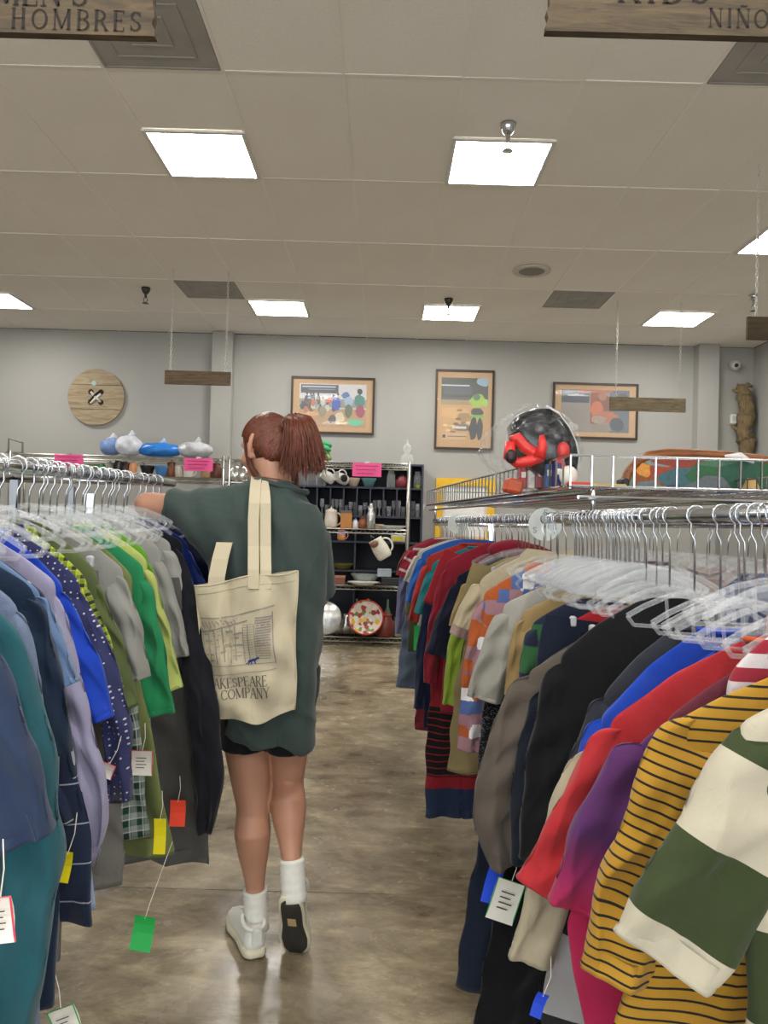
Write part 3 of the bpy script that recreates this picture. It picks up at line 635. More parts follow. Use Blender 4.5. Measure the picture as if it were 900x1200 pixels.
jar(416.5, Yw, z, .035, .1, 'dfe4ea', 'small white jar with a blue lid beside the amber canister', lid='2f7cc0')
jar(425, Yw, z, .05, .12, '80492e', 'small brown clay pot on the middle wire shelf', 'pot', 'pot', lid='6a3c28')
jar(434.5, Yw, z, .055, .26, 'b9bab8', 'tall silver cocktail shaker on the middle wire shelf', 'shaker', 'shaker', prof=[(.045, 0), (.055, .01), (.05, .17), (.03, .21), (.032, .24), (.022, .25), (.022, .29), (.001, .3)], mat=plain('c2c3c2', .25, .8))
t = dish(461, Yw, z, .16, .045, 'd6d6d4', 'long oval white platter on the middle wire shelf', 'platter', 'platter', sy=.5)
boxi(445, Yw+.05, z, .1, .08, .06, 'a58f74', 'low tan box behind the platter on the middle wire shelf')
z = zc3+.011
t = mug(400.5, YB+.05, z, 'dba6b4', .13, 'small pink and orange lidded pot below the amber canister', 'pot', 'pot', 0); MB().lathe([(.04, .0), (.05, .02), (.051, .05), (.0495, .06)], 16).obj('painted_band', plain('e39a52', .4), t, True)
t = boxi(467, YB+.06, z, .17, .1, .08, 'cfcfc8', 'small white box with a yellow front near the right end of the shelf'); MB().box((0, -.052, .04), (.12, .004, .045)).obj('label', plain('e3d42a', .5), t)
t = mug(441, YS-.03, P(441, 655, YS).z, 'dedacb', .24, 'large cream pitcher hung tilted in front of the dark shelves', 'pitcher', 'pitcher', -2.6); t.location = P(452, 654, YS-.08)
t.rotation_euler = (0, -.55, 0); MB().ell((-.03, -.08, .2), (.05, .03, .04)).obj('painted_patch', plain('7c5648', .4), t, True)
MB().tube([(0, .0, .26), (-.02, .05, .3), (-.03, .1, .27)], .004).obj('hanging_wire', STEEL, t)
z = Z3+.004
jar(385, Yw, z, .06, .13, 'dddcd8', 'white cup on the lower wire shelf next to the woman', 'cup', 'cup', prof=[(.03, 0), (.035, .01), (.055, .12), (.05, .12), (.03, .02), (.001, .018)])
boxi(395, Yw-.05, z, .22, .14, .075, '7d4a38', 'reddish brown oblong dish on the lower wire shelf', 'a36c54', 'baking_dish', 'dish')
dish(403, YB+.1, zc4+.011, .15, .07, '6c6a34', 'olive green dish behind on the dark shelf', 'bowl', 'bowl')
dish(430, Yw+.1, z, .17, .11, '8a948f', 'wide grey-green bowl on the lower wire shelf', 'bowl', 'bowl', sy=.6)
dish(428, Yw-.08, z, .18, .035, 'e9e8e4', 'flat white plate on the lower wire shelf', 'plate', 'plate', sy=.7)
t = boxi(452, Yw+.05, z+.09, .16, .14, .09, 'a9b4bd', 'clear grey box stacked on the black box, lower wire shelf'); boxi(459, Yw, z, .2, .16, .085, '17181c', 'black box on the lower wire shelf near the clothes')
z = Z4+.004
SIL = plain('c6c7c4', .22, .85, .03)
t = thing('serving_tray', 'large round silver tray standing on the bottom shelf by the woman', 'tray', at(384, Yw-.02, z+.19)); M9 = Matrix.Rotation(PI/2-.2, 3, 'X')
MB().lathe([(.001, .012), (.14, .012), (.15, .02), (.19, .026), (.192, .02), (.001, 0)], 30, M=M9).obj('plate', plain('aeaeaa', .35, .5), t, True)
MB().lathe([(.186, .02), (.195, .028), (.186, .034)], 30, M=M9).obj('rim', SIL, t, True)
for px_, r, h, lb in ((399, .09, .16, 'silver metal pot behind the round tray, bottom shelf'), (409, .08, .23, 'silver pitcher behind the patterned basket, bottom shelf'), (416, .06, .28, 'slim silver pot behind the patterned basket, bottom shelf')):
    t = jar(px_, Yw+.12, z, r, h, '', lb, 'metal_pot', 'pot', mat=SIL, prof=[(r*.6, 0), (r, h*.25), (r*.95, h*.6), (r*.5, h*.85), (r*.55, h)]); MB().tube([(r*.8+r*.6*math.sin(q), 0, h*.5+h*.3*math.cos(q)) for q in [PI*k/8 for k in range(9)]], .008, 6).obj('handle', SIL, t, True)
for px_, c, lb in ((421, '6f7440', 'olive glass bottle top behind the patterned basket'), (434, 'b5a028', 'yellow bottle top behind the patterned basket'), (457, '55745a', 'green bottle behind the red-brown jar')):
    jar(px_, Yw+.16, z, .035, .4, c, lb, 'bottle', 'bottle', prof=[(.03, 0), (.035, .02), (.035, .25), (.014, .32), (.014, .4), (.001, .4)])
t = thing('patterned_bowl', 'large flower-patterned bowl with a red rim leaning on the bottom shelf', 'bowl', at(432, Yw-.06, z+.2)); M9 = Matrix.Rotation(PI/2-.25, 3, 'X')
b_ = MB(); b_.lathe([(.001, .0), (.08, .01), (.16, .06), (.195, .11), (.188, .112), (.155, .07), (.08, .022), (.001, .012)], 32, M=M9)
m, nt, bs = newmat('flower_print'); tc = N(nt, 'ShaderNodeTexCoord'); vo = N(nt, 'ShaderNodeTexVoronoi'); vo.inputs['Scale'].default_value = 22; L(nt, tc.outputs['Object'], vo.inputs[0]); sp = N(nt, 'ShaderNodeSeparateColor'); L(nt, vo.outputs['Color'], sp.inputs[0])
cr = N(nt, 'ShaderNodeValToRGB'); cr.color_ramp.interpolation = 'CONSTANT'; L(nt, sp.outputs[0], cr.inputs[0]); cr.color_ramp.elements[0].color = srgb('d8d0c4')
cr.color_ramp.elements[1].position = .35; cr.color_ramp.elements[1].color = srgb('a8473c')
for p_, c_ in ((.5, 'cfc4b4'), (.62, '6f8a4c'), (.72, 'd9b030'), (.8, 'e6ded6'), (.92, '8f3a44')): e = cr.color_ramp.elements.new(p_); e.color = srgb(c_)
L(nt, cr.outputs[0], bs.inputs['Base Color']); bs.inputs['Roughness'].default_value = .3; b_.obj('body', m, t, True)
MB().tube([M9 @ Vector((.192*math.cos(q), .192*math.sin(q), .111)) for q in [2*PI*k/32 for k in range(32)]], .009, 6, closed=True).obj('rim', plain('b02c28', .3), t, True)
jar(455, Yw-.05, z, .095, .24, '6a2c20', 'red-brown glazed jar at the right of the patterned bowl', lid='8c4030'); jar(469, Yw, z, .06, .22, '', 'silver metal jar at the right end of the bottom shelf', 'jar', 'jar', mat=SIL)
# things on the top shelves
def bag(px0, px1, py0, Y, z, c, label, group=None, c2=None):
    a, b2 = P(px0, 520, Y), P(px1, 520, Y); h = P(px0, py0, Y).z-z; t = thing('plastic_bag', label, 'bag', ((a.x+b2.x)/2, Y, z)); w_ = (b2.x-a.x)/2
    mb = MB().ell((0, 0, h*.5), (w_, .15, h*.5), 28, 16); rnd = np.random.default_rng(int(px0)); v = np.array(mb.v); ph = rnd.uniform(0, 6, 6)
    k = 1+.12*np.sin(v[:, 0]*38+ph[0])*np.cos(v[:, 2]*40+ph[1])+.1*np.sin(v[:, 1]*50+v[:, 0]*30+ph[2])+.06*np.sin(v[:, 0]*90+v[:, 2]*70+ph[3])
    v[:, 1] *= k; v[:, 2] = np.maximum(0.002, (v[:, 2])*(.85+.2*k)); mb.v = [tuple(q) for q in v]
    mb.obj('sack', plain(c, .25, 0, .1, 14, .3), t, True)
    kx = w_*.1; MB().tube([(kx-.03, 0, h*.85), (kx, -.02, h*1.05), (kx+.04, -.02, h*1.22)], [.05, .02, .035], 8).obj('knot', plain(c2 or c, .3), t, True)
    return t
zt_ = ZT+.006
bag(118, 142, 514, YS+.15, zt_, '7d9bd0', 'blue and white plastic bag, leftmost on the top back shelf', c2='d9dde6'); bag(135, 168, 511, YS+.12, zt_, 'd5d9e2', 'white crumpled plastic bag with a knot, second from the left on the top back shelf')
bag(160, 215, 519, YS+.15, zt_, '2f7fd6', 'bright blue plastic bag lying on the top back shelf', c2='a9c8ee'); bag(208, 250, 518, YS+.15, zt_, 'bdbfc4', 'grey white plastic bag at the right end of the bags on the top back shelf')
# small box frame at left end of the top shelf
a = P(18, 530, YS+.1); t = thing('metal_stand', 'small grey metal stand at the far left end of the back shelf', 'stand', (a.x, a.y, ZT+.004))
MB().tube([(-.08, 0, 0), (-.08, 0, .17), (.08, 0, .13), (.08, 0, 0)], .012).obj('loop', plain('77736e', .4, .6), t); MB().box((0, 0, .01), (.18, .1, .012)).obj('foot', plain('77736e', .4, .6), t)
z = ZM+.004
things_ = [(55, 'e4e2dc', 'mug', 'white'), (70, '3c3a3a', 'mug', 'black'), (108, '6d8f66', 'dish', 'pale green'), (118, '3f8a4c', 'mug', 'green'), (127, '8d8a80', 'jar', 'grey'), (136, '2a282c', 'mug', 'black'), (146, '4a3836', 'jar', 'dark brown'), (155, 'df9a6a', 'mug', 'orange and pink'),
           (163, 'c8c4bc', 'jar', 'pale grey'), (171, '1c1c20', 'dish', 'black'), (188, '4d86c4', 'dish', 'blue'), (199, '7a4a30', 'jar', 'brown'), (209, 'cfc6b6', 'mug', 'cream'), (219, 'e8e6e0', 'mug', 'white'), (240, 'b89a74', 'jar', 'tan'), (252, '6c3f34', 'jar', 'red-brown')]
for i, (px_, c, kd, cn) in enumerate(things_):
    where = 'on the upper back shelf, '+('left of the first pink sign' if px_ < 80 else 'right of the first pink sign' if px_ < 130 else 'below the plastic bags, left half' if px_ < 166 else 'below the plastic bags, right half' if px_ < 215 else 'beside the second pink sign')
    if kd == 'mug': mug(px_, YS+.1, z, c, .13+.02*(i % 3), cn+' mug '+where, tilt=.15*((i % 3)-1))
    elif kd == 'jar': jar(px_, YS+.12, z, .06, .14+.02*(i % 2), c, cn+' jar '+where, lid=c)
    else: dish(px_, YS+.1, z, .085, .12, c, cn+' bowl '+where, 'bowl', 'bowl')
for i, px_ in enumerate((275, 283)): jar(px_, YS+.1, Z2+.5, .09, .17, '9aa0a0', ('grey' if i else 'dark grey')+' metal pan seen left of the face of the woman', 'metal_pan', 'pan', mat=SIL)
MB().box(((P(276, 600, YS).x), YS+.18, Z2+.49), (.3, .34, .012)).obj('shelf_liner', STEEL); o = COL.objects['shelf_liner']; setp(o, 'metal ledge holding two pans left of the face of the woman', 'ledge')
# plant and glass on top
a = P(376, 545, YS+.15); t = thing('green_plush', 'green leafy ornament on the top shelf just beside the ponytail', 'ornament', (a.x, a.y, ZT+.004))
for k in range(9):
    q = k*2.4; MB().ell((.06*math.cos(q), .05*math.sin(q), .07+.018*k), (.07, .05, .035), 10, 8, M=Matrix.Rotation(.5*math.cos(q), 3, 'Y')).obj('leaf', plain('3f9a68' if k % 3 else '8fb070', .5), t, True)
MB().lathe([(.05, 0), (.06, .07), (.05, .07), (.001, .06)], 14).obj('pot', plain('c07a4a', .6), t, True)
jar(475, YS+.15, ZT+.004, .07, .3, '', 'clear stacked glass ornament on top of the right end of the wire shelf', 'glass_ornament', 'ornament', mat=GLASS, prof=[(.05, 0), (.075, .03), (.07, .1), (.025, .13), (.05, .18), (.04, .22), (.012, .24), (.001, .3)])
# pink paper signs clipped to the shelf fronts
PINK = plain('f05a9a', .6, 0, .03); PINKI = plain('b03a6c', .7)
for i, (px_, py_, w_, h_, lb) in enumerate(((80.5, 539.5, 34, 14, 'leftmost pink paper sign on the back shelving, above the hangers'), (232.5, 544.5, 34, 15, 'middle pink paper sign on the back shelving, left of the woman'), (430, 550.5, 34, 16, 'pink paper sign on the kitchenware shelf, right of the ponytail'))):
    a = P(px_, py_, YS-.03); s_ = (YS-.03)/900; t = thing('paper_sign', lb, 'sign', tuple(a)); mb = MB(); nx = 8
    for k in range(nx):
        xx0 = (-.5+k/nx)*w_*s_; xx1 = (-.5+(k+1)/nx)*w_*s_; y0_ = .006*math.sin(k*.8); y1_ = .006*math.sin((k+1)*.8)
        mb.add([(xx0, y0_, -h_*s_/2), (xx1, y1_, -h_*s_/2), (xx1, y1_, h_*s_/2), (xx0, y0_, h_*s_/2), (xx0, y0_+.002, -h_*s_/2), (xx1, y1_+.002, -h_*s_/2), (xx1, y1_+.002, h_*s_/2), (xx0, y0_+.002, h_*s_/2)], [(0, 1, 2, 3), (7, 6, 5, 4), (0, 4, 5, 1), (3, 2, 6, 7)])
    mb.obj('sheet', PINK, t)
    mb = MB()
    for k in range(3): mb.box((-.01*k, -.009, (.5-.28*(k+.8))*h_*s_), (w_*s_*(.8-.12*k), .002, .008))
    mb.obj('print', PINKI, t); MB().box((0, .008, h_*s_/2+.004), (.05, .014, .02)).obj('clip', STEEL, t)
# ============================================================ CLOTHES RACKS, HANGERS AND GARMENTS
LX0, LX1, LY0, LY1, LZ0, LZ1 = -.885, -.83, .55, 3.0, 1.475, 1.52
def lbar(Y): f = (Y-LY0)/(LY1-LY0); return Vector((LX0+(LX1-LX0)*f, Y, LZ0+(LZ1-LZ0)*f))
def rbar(Y): return Vector((.73-.095*(Y-1.5), Y, 1.424-.004*(Y-1.5)))
t = thing('clothes_rack', 'chrome double-bar clothes rack along the left of the aisle, full of hangers', 'clothes rack', (0, 0, 0))
for k, off in enumerate((0, -.62)):
    MB().tube([lbar(Y)+Vector((off, 0, 0)) for Y in (LY0, 1.8, LY1)], .0165, 14).obj('hanging_bar', CHROME, t, True)
for Y in (LY0+.02, LY1-.02):
    a = lbar(Y); MB().tube([(a.x, Y, a.z), (a.x-.62, Y, a.z)], .014, 10).obj('cross_bar', CHROME, t, True)
    MB().box((a.x-.31, Y, .76), (.035, .025, 1.42)).obj('post', CHROME, t); MB().box((a.x-.31, Y, .04), (.34, .03, .05)).obj('foot', CHROME, t)
    for s_ in (-.14, .14): MB().lathe([(.03, 0), (.03, .02)], 12, c=(a.x-.31+s_, Y, .01)).obj('caster', plain('26262a', .5), t)
for px_ in (22, 87):
    a = P(px_, 590, 1.9 if px_ == 22 else 2.25); MB().box((a.x-.01, a.y, .78), (.02, .016, 1.38)).obj('upright', plain('7d8084', .35, .9), t)
RR = thing('clothes_rack', 'chrome clothes rack along the right of the aisle with a wire basket shelf on top', 'clothes rack', (0, 0, 0)); RW2 = .78
for off in (0, RW2): MB().tube([rbar(Y)+Vector((off, 0, 0)) for Y in (.75, 3, 5.4)], .0165, 16).obj('hanging_bar', CHROME, RR, True)
for Y in (.8, 2.38, 5.38):
    a = rbar(Y)
    if Y > 1:
      for off in (.0, RW2): MB().tube([(a.x+off, Y, a.z), (a.x+off, Y, a.z+.1)], .008, 8).obj('shelf_bracket', CHROME, RR, True)
    if Y == 2.38: continue
    MB().tube([(a.x, Y, a.z-.02), (a.x+RW2, Y, a.z-.02)], .013, 10).obj('cross_bar', CHROME, RR, True)
    MB().box((a.x+RW2/2, Y, .71), (.04, .03, 1.38)).obj('post', CHROME, RR); MB().box((a.x+RW2/2, Y, .04), (.8, .035, .05)).obj('foot', CHROME, RR)
# basket shelf on the right rack
zb = 1.518; BY0, BY1 = 2.37, 5.3; bh = .095
def bx(f, Y): return rbar(Y).x-.075+f*1.05                # f 0..1 across the shelf
mb = MB()
for k in range(60): Y = BY0+(BY1-BY0)*k/59; mb.tube([(bx(0, Y), Y, zb), (bx(1, Y), Y, zb)], .0024, 3, caps=False)
for k in range(8): f = k/7; mb.tube([(bx(f, BY0), BY0, zb-.005), (bx(f, BY1), BY1, zb-.005)], .004, 5)
mb.obj('wire_deck', CHROME, RR)
for z in (zb, zb+bh):
    mb = MB().tube([(bx(0, BY0), BY0, z), (bx(1, BY0), BY0, z), (bx(1, BY1), BY1, z), (bx(0, BY1), BY1, z)], .005, 6, closed=True); mb.obj('basket_rim', CHROME, RR)
for k in range(17): MB().tube([(bx(k/16, BY0), BY0, zb), (bx(k/16, BY0), BY0, zb+bh)], .0035, 5).obj('upright_wire', CHROME, RR)
for k in range(44):
    Y = BY0+(BY1-BY0)*k/43
    for f in (0, 1): MB().tube([(bx(f, Y), Y, zb), (bx(f, Y), Y, zb+bh)], .0032, 4).obj('upright_wire', CHROME, RR)
# extra flat tray rail a little lower, as under the basket
mb = MB()
for f in (0.02, .98): mb.tube([(bx(f, BY0-.02), BY0-.02, zb-.035), (bx(f, BY1), BY1, zb-.035)], .007, 6)
mb.tube([(bx(.02, BY0-.02), BY0-.02, zb-.035), (bx(.98, BY0-.02), BY0-.02, zb-.035)], .007, 6); mb.obj('support_rail', CHROME, RR)
# size divider disc
def divider(Y, r, label, letters=True):
    a = rbar(Y); t = thing('size_divider', label, 'size divider', (a.x, Y, a.z-.02)); rot = Matrix.Rotation(PI/2, 3, 'X')
    mb = MB(); n = 40; va = []; 
    for k in range(n+1):
        q = -PI/2+.12+(2*PI-.24)*k/n; ri = .019
        va += [(r*math.cos(q), -.0012, r*math.sin(q)), (ri*math.cos(q), -.0012, .02+ri*math.sin(q)), (r*math.cos(q), .0012, r*math.sin(q)), (ri*math.cos(q), .0012, .02+ri*math.sin(q))]
    f = []
    for k in range(n):
        i, j = 4*k, 4*k+4; f += [(i, i+1, j+1, j), (i+2, j+2, j+3, i+3), (i, j, j+2, i+2), (i+1, i+3, j+3, j+1)]
    mb.add(va, f).obj('disc', plain('e2e8e2', .4, 0, .01), t)
    if letters:
        for ang in (90, 210, 330):
            q, wd = text_quads('S', r*.36); mb = MB(); R = math.radians(ang); ox, oz = r*.72*math.cos(R)-wd*.45, r*.72*math.sin(R)-r*.18
            for p in q: mb.add([(ox+a_, -.0022, oz+c_) for a_, c_ in p], [(0, 1, 2, 3)])
            mb.obj('lettering', plain('23282c', .7), t)
    return t
divider(2.86, .062, 'round white size divider marked S on the right rack bar')
divider(4.55, .06, 'round white size divider far along the right rack bar', False)
# ------------------------------------------------------------ hangers
def hanger_parts(t, w_, drop, kid, mat, hook=.118):
    # hook wraps over the bar; origin on the bar axis
    r = .0215; pts = [(r*math.cos(q), 0, r*math.sin(q)+.002) for q in [math.radians(a_) for a_ in range(200, -61, -20)]]
    pts += [(.012, 0, -.036), (.002, 0, -.055), (0, 0, -hook)]
    MB().tube(pts, .0024, 6).obj('hook', CHROME, t, True)
    z0 = -hook; mb = MB()
    arc = [(-w_, 0, z0-drop), (-w_*.75, 0, z0-drop*.62), (-w_*.4, 0, z0-drop*.22), (-.03, 0, z0-.006), (0, 0, z0), (.03, 0, z0-.006), (w_*.4, 0, z0-drop*.22), (w_*.75, 0, z0-drop*.62), (w_, 0, z0-drop)]
    mb.tube(arc, .0065, 6)
    low = [(-w_, 0, z0-drop), (-w_*.9, 0, z0-drop-.02), (-w_*.3, 0, z0-drop-.024), (w_*.3, 0, z0-drop-.024), (w_*.9, 0, z0-drop-.02), (w_, 0, z0-drop)]
    mb.tube(low, .005, 6)
    for s_ in (-1, 1): mb.tube([(s_*w_*.42, 0, z0-drop*.2), (s_*w_*.38, 0, z0-drop-.022)], .004, 5)
    # a thin web between the rails
    v = []; n = 8 if kid else -1
    for k in range(n+1):
        x = -w_*.95+1.9*w_*k/n; zz = z0-drop*(abs(x)/w_)**1.3*.95-.004
        v += [(x, 0, zz), (x, 0, max(zz-.03, z0-drop-.02))]
    mb.add(v, [(2*k, 2*k+1, 2*k+3, 2*k+2) for k in range(n)]) if n > 0 else None; mb.obj('shoulder_bar', mat, t, True)
    return t
LHL = 'clear plastic hanger with a metal hook on the left clothes rack'; RHL = 'clear plastic hanger with a metal hook on the right clothes rack'
h0 = hanger_parts(thing('hanger', LHL, 'hanger', (0, 0, 0), group='hangers on the left rack'), .17, .05, False, CLEAR, .09)
h1 = hanger_parts(thing('hanger', RHL, 'hanger', (0, 0, 0), group='hangers on the right rack'), .175, .062, True, CLEAR, .125)
def place_hanger(src, loc, rz, first=[0]):
    o = copy_tree(src); o.location = loc; o.rotation_euler = (random.uniform(-.03, .03), 0, rz); return o
hr = random.Random(3)
h2 = hanger_parts(thing('hanger', 'x', 'hanger', (0, 0, 0)), .155, .06, False, CLEAR, .115)
h3 = hanger_parts(thing('hanger', 'x', 'hanger', (0, 0, 0)), .15, .06, False, CLEAR, .17)
HANG = []
# ------------------------------------------------------------ garments
def smooth_path(pts, n):
    pts = np.array(pts, float); d = np.r_[0, np.cumsum(np.linalg.norm(np.diff(pts[:, :2], axis=0), axis=1))]
    t_ = np.linspace(0, d[-1], n); out = np.stack([np.interp(t_, d, pts[:, k]) for k in range(pts.shape[1])], 1)
    for _ in range(3):                          # soften the corners
        out[1:-1] = (out[:-2]+2*out[1:-1]+out[2:])/4
    return out, t_
def grid_faces(n, m, closed=True):
    i = np.arange(n-1)[:, None]; k = np.arange(m if closed else m-1)[None, :]; l = (k+1) % m
    return np.stack([i*m+k, i*m+l, (i+1)*m+l, (i+1)*m+k], -1).reshape(-1, 4)
def mesh_np(name, v, f, uv, mat):
    me = bpy.data.meshes.new(name); me.vertices.add(len(v)); me.vertices.foreach_set('co', v.astype(np.float32).ravel())
    me.loops.add(f.size); me.loops.foreach_set('vertex_index', f.astype(np.int32).ravel()); me.polygons.add(len(f))
    me.polygons.foreach_set('loop_start', np.arange(0, f.size, 4, dtype=np.int32)); me.update(calc_edges=True)
    l = me.uv_layers.new(name='UV'); l.data.foreach_set('uv', uv[f.ravel()].astype(np.float32).ravel())
    me.shade_smooth(); me.materials.append(mat); return me
def body_mesh(prof, hem, thick, seed, mat, nr=60, nc=80, amp=.016, vneck=0.0):
    # prof: (half width, z) from neck down to hem
    r = np.random.default_rng(seed); pr, s_ = smooth_path([(a, b) for a, b in prof], nr)
    w_, z = pr[:, 0], pr[:, 1]; z0 = z[0]; th = np.linspace(0, 2*PI, nc, endpoint=False)
    dn = np.clip((z0-z)/.3, 0, 1)[:, None]; C = np.cos(th)[None, :]; Sn = np.sin(th)[None, :]
    U = np.sign(C)*np.abs(C)**.75*w_[:, None]
    tk = (.006+(thick-.006)*dn**.8)
    Vv = np.sign(Sn)*np.abs(Sn)**.8*tk
    ph = r.uniform(0, 6.28, 8); fr = r.uniform(18, 34, 4); Z = z[:, None]+0*U
    g = np.sin(U*fr[0]+ph[0]+Z*3)*.55+np.sin(U*fr[1]*1.7+ph[1]-Z*5)*.3+np.sin((U+Z*.5)*fr[2]*.9+ph[2])*.35
    wav = g*amp*dn**1.3
    Vv = Vv+wav+(np.sin(Z*26+U*14+ph[3])*.0022+np.sin(Z*11-U*22+ph[4])*.003)*dn*np.sign(Sn)
    cr_ = lambda q: (1-np.abs(np.sin(q)))**3
    Vv = Vv+(cr_(U*9+Z*2.5+ph[5]+.4*np.sin(Z*7))*.010+cr_(U*14-Z*4+ph[0]+.5*np.sin(Z*5+1))*.006-.004)*dn**1.2
    Vv = Vv+cr_(Z*8+np.abs(U)*16+ph[6])*.005*np.clip(1-np.abs(dn-.5)*1.6, 0, 1)*np.sign(Sn)
    Vv[-3:-2] *= .985
    U = U+np.sin(Z*9+ph[5])*.006*dn+np.sin(Z*23+ph[6])*.003*dn
    Z = Z-.012*np.abs(np.sin(U*6+ph[7]))*np.clip(1-np.abs(dn-1)*3, 0, 1)*(np.linspace(0, 1, nr)[:, None]**6)
    Z = Z-vneck*np.exp(-(U/.05)**2)*(Sn < -.2)*np.exp(-((z0-z)/.05)**2)[:, None]
    v = np.stack([U, Vv, Z], -1)
    # inner turned-up hem
    inn = v[-1:].repeat(2, 0).copy(); inn[0, :, :2] *= .985; inn[1, :, :2] *= .96; inn[0, :, 2] += .001; inn[1, :, 2] += .05
    v = np.concatenate([v, inn]); uvv = (z0-v[:, :, 2]); uv = np.stack([v[:, :, 0], uvv], -1)
    return mesh_np('body', v.reshape(-1, 3), grid_faces(nr+2, nc), uv.reshape(-1, 2), mat)
def sleeve_mesh(path, thick, seed, mat, v0=.1, n=40, nc=44, amp=.008, yaw=0):
    # path: (u, z, half width, y offset)
    r = np.random.default_rng(seed); path = [tuple(q) for q in path]; q0, q1 = np.array(path[0]), np.array(path[1]); dd = (q0-q1)[:2]/np.linalg.norm((q0-q1)[:2])*min(.05, abs(path[0][2])*.9); path[0] = (q0[0]+dd[0], q0[1]+dd[1], q0[2], q0[3])
    pp, s_ = smooth_path(path, n); s_ = np.array(s_)
    T = np.gradient(pp[:, :2], axis=0); T /= np.linalg.norm(T, axis=1)[:, None]; Nn = np.stack([T[:, 1], -T[:, 0]], 1)
    th = np.linspace(0, 2*PI, nc, endpoint=False); C = np.cos(th); Sn = np.sin(th)
    a_ = np.sign(C)*np.abs(C)**.85; b_ = np.sign(Sn)*np.abs(Sn)**.85
    ph = r.uniform(0, 6.28, 5); f = np.linspace(0, 1, n)[:, None]
    W = pp[:, 2][:, None]*a_[None, :]*(1+.04*np.sin(s_[:, None]*40+ph[0]))
    cap = np.sqrt(1-(1-np.clip(f/.13, .04, 1))**2); W = W*cap
    Y = pp[:, 3][:, None]+b_[None, :]*cap*thick*(.32+.85*np.clip(f*3, 0, 1))+amp*(.3+f)*np.sin(a_[None, :]*4.2+ph[1]+s_[:, None]*9)+amp*.45*np.sin(s_[:, None]*55+a_[None, :]*3+ph[2])*np.sign(b_)[None, :]
    cr_ = lambda q: (1-np.abs(np.sin(q)))**3
    Y = Y+(cr_(s_[:, None]*11+a_[None, :]*1.6+ph[3])*.007+cr_(s_[:, None]*6-a_[None, :]*2.2+ph[4])*.007-.004)*np.clip(f*3, 0, 1)*np.sign(b_)[None, :]
    Y[-3] = Y[-3]-b_*thick*.09
    W[-3] *= .99
    X = pp[:, 0][:, None]+Nn[:, 0][:, None]*W; Z = pp[:, 1][:, None]+Nn[:, 1][:, None]*W
    v = np.stack([X, Y, Z], -1); uv = np.stack([W, v0+s_[:, None]+0*W], -1)
    e = v[-1]; c = e.mean(0); i1 = c+(e-c)*.97; t3 = np.array([T[-1, 0], 0, T[-1, 1]]); i2 = c+(e-c)*.93-t3*.04
    v = np.concatenate([v, i1[None], i2[None]]); uv = np.concatenate([uv, uv[-1:], uv[-1:]-[0, .04]])
    return mesh_np('sleeve', v.reshape(-1, 3), grid_faces(n+2, nc), uv.reshape(-1, 2), mat)
def ring_mesh(prof_w, z, thick, mat):
    mb = MB(); pts = [(prof_w*math.copysign(abs(math.cos(q))**.8, math.cos(q)), thick*math.sin(q), z-.022*(1-abs(math.cos(q)))*(1 if math.sin(q) < 0 else .25)) for q in [2*PI*k/28 for k in range(28)]]
    return mb.tube(pts, .0065, 6, closed=True)
TAGC = {'yellow': 'f0e010', 'green': '1fae4e', 'blue': '1749d8', 'red': 'f0482e', 'white': 'e6e2d8'}
def tag(parent, base, px_, py_, Y, colour, w_, h_, lines=False, edge=None, rot=0):
    p = P(px_, py_, Y)-base; M = Matrix.Rotation(rot, 3, 'Y'); rz = parent.rotation_euler.z; p = Matrix.Rotation(-rz, 3, 'Z') @ p
    MR = Matrix.Rotation(-rz, 3, 'Z') @ M
    def q(x, y, z): return p+MR @ Vector((x, y, z))
    mb = MB(); n = 4
    for k in range(n):
        z0, z1 = h_*(.5-k/n), h_*(.5-(k+1)/n); y0, y1 = .004*math.sin(k), .004*math.sin(k+1)
        mb.add([q(-w_/2, y0, z0), q(w_/2, y0, z0), q(w_/2, y1, z1), q(-w_/2, y1, z1)]+[q(-w_/2, y0+.0012, z0), q(w_/2, y0+.0012, z0), q(w_/2, y1+.0012, z1), q(-w_/2, y1+.0012, z1)], [(0, 1, 2, 3), (7, 6, 5, 4), (0, 3, 7, 4), (1, 5, 6, 2)])
    o = mb.obj('price_tag', plain(TAGC[colour], .55, 0, .02), parent); o['label'] = colour+' price tag'
    if edge: MB().tube([q(-w_/2, -.001, -h_/2), q(w_/2, -.001, -h_/2), q(w_/2, -.001, h_/2), q(-w_/2, -.001, h_/2)], .0016, 4, closed=True).obj('tag_edge', plain(edge, .6), o)
    if lines:
        mb = MB()
        for k in range(4): mb.add([q(x, -.004, z) for x, z in ((-w_*.25, h_*(.2-.13*k)), (w_*(.25-.1*(k % 2)), h_*(.2-.13*k)), (w_*(.25-.1*(k % 2)), h_*(.23-.13*k)), (-w_*.25, h_*(.23-.13*k)))], [(0, 1, 2, 3)])
        mb.obj('tag_print', plain('3a3630', .8), o)
    MB().tube([q(0, 0, h_/2-.005), q(.004, .01, h_/2+.03), q(-.004, .19 if colour == 'green' and h_ < .1 else .03, h_/2+(.1 if colour == 'green' and h_ < .1 else .06))], .0009, 4).obj('tag_string', plain('dcd8cc', .6), o)
gseed = [0]; GARM = {}
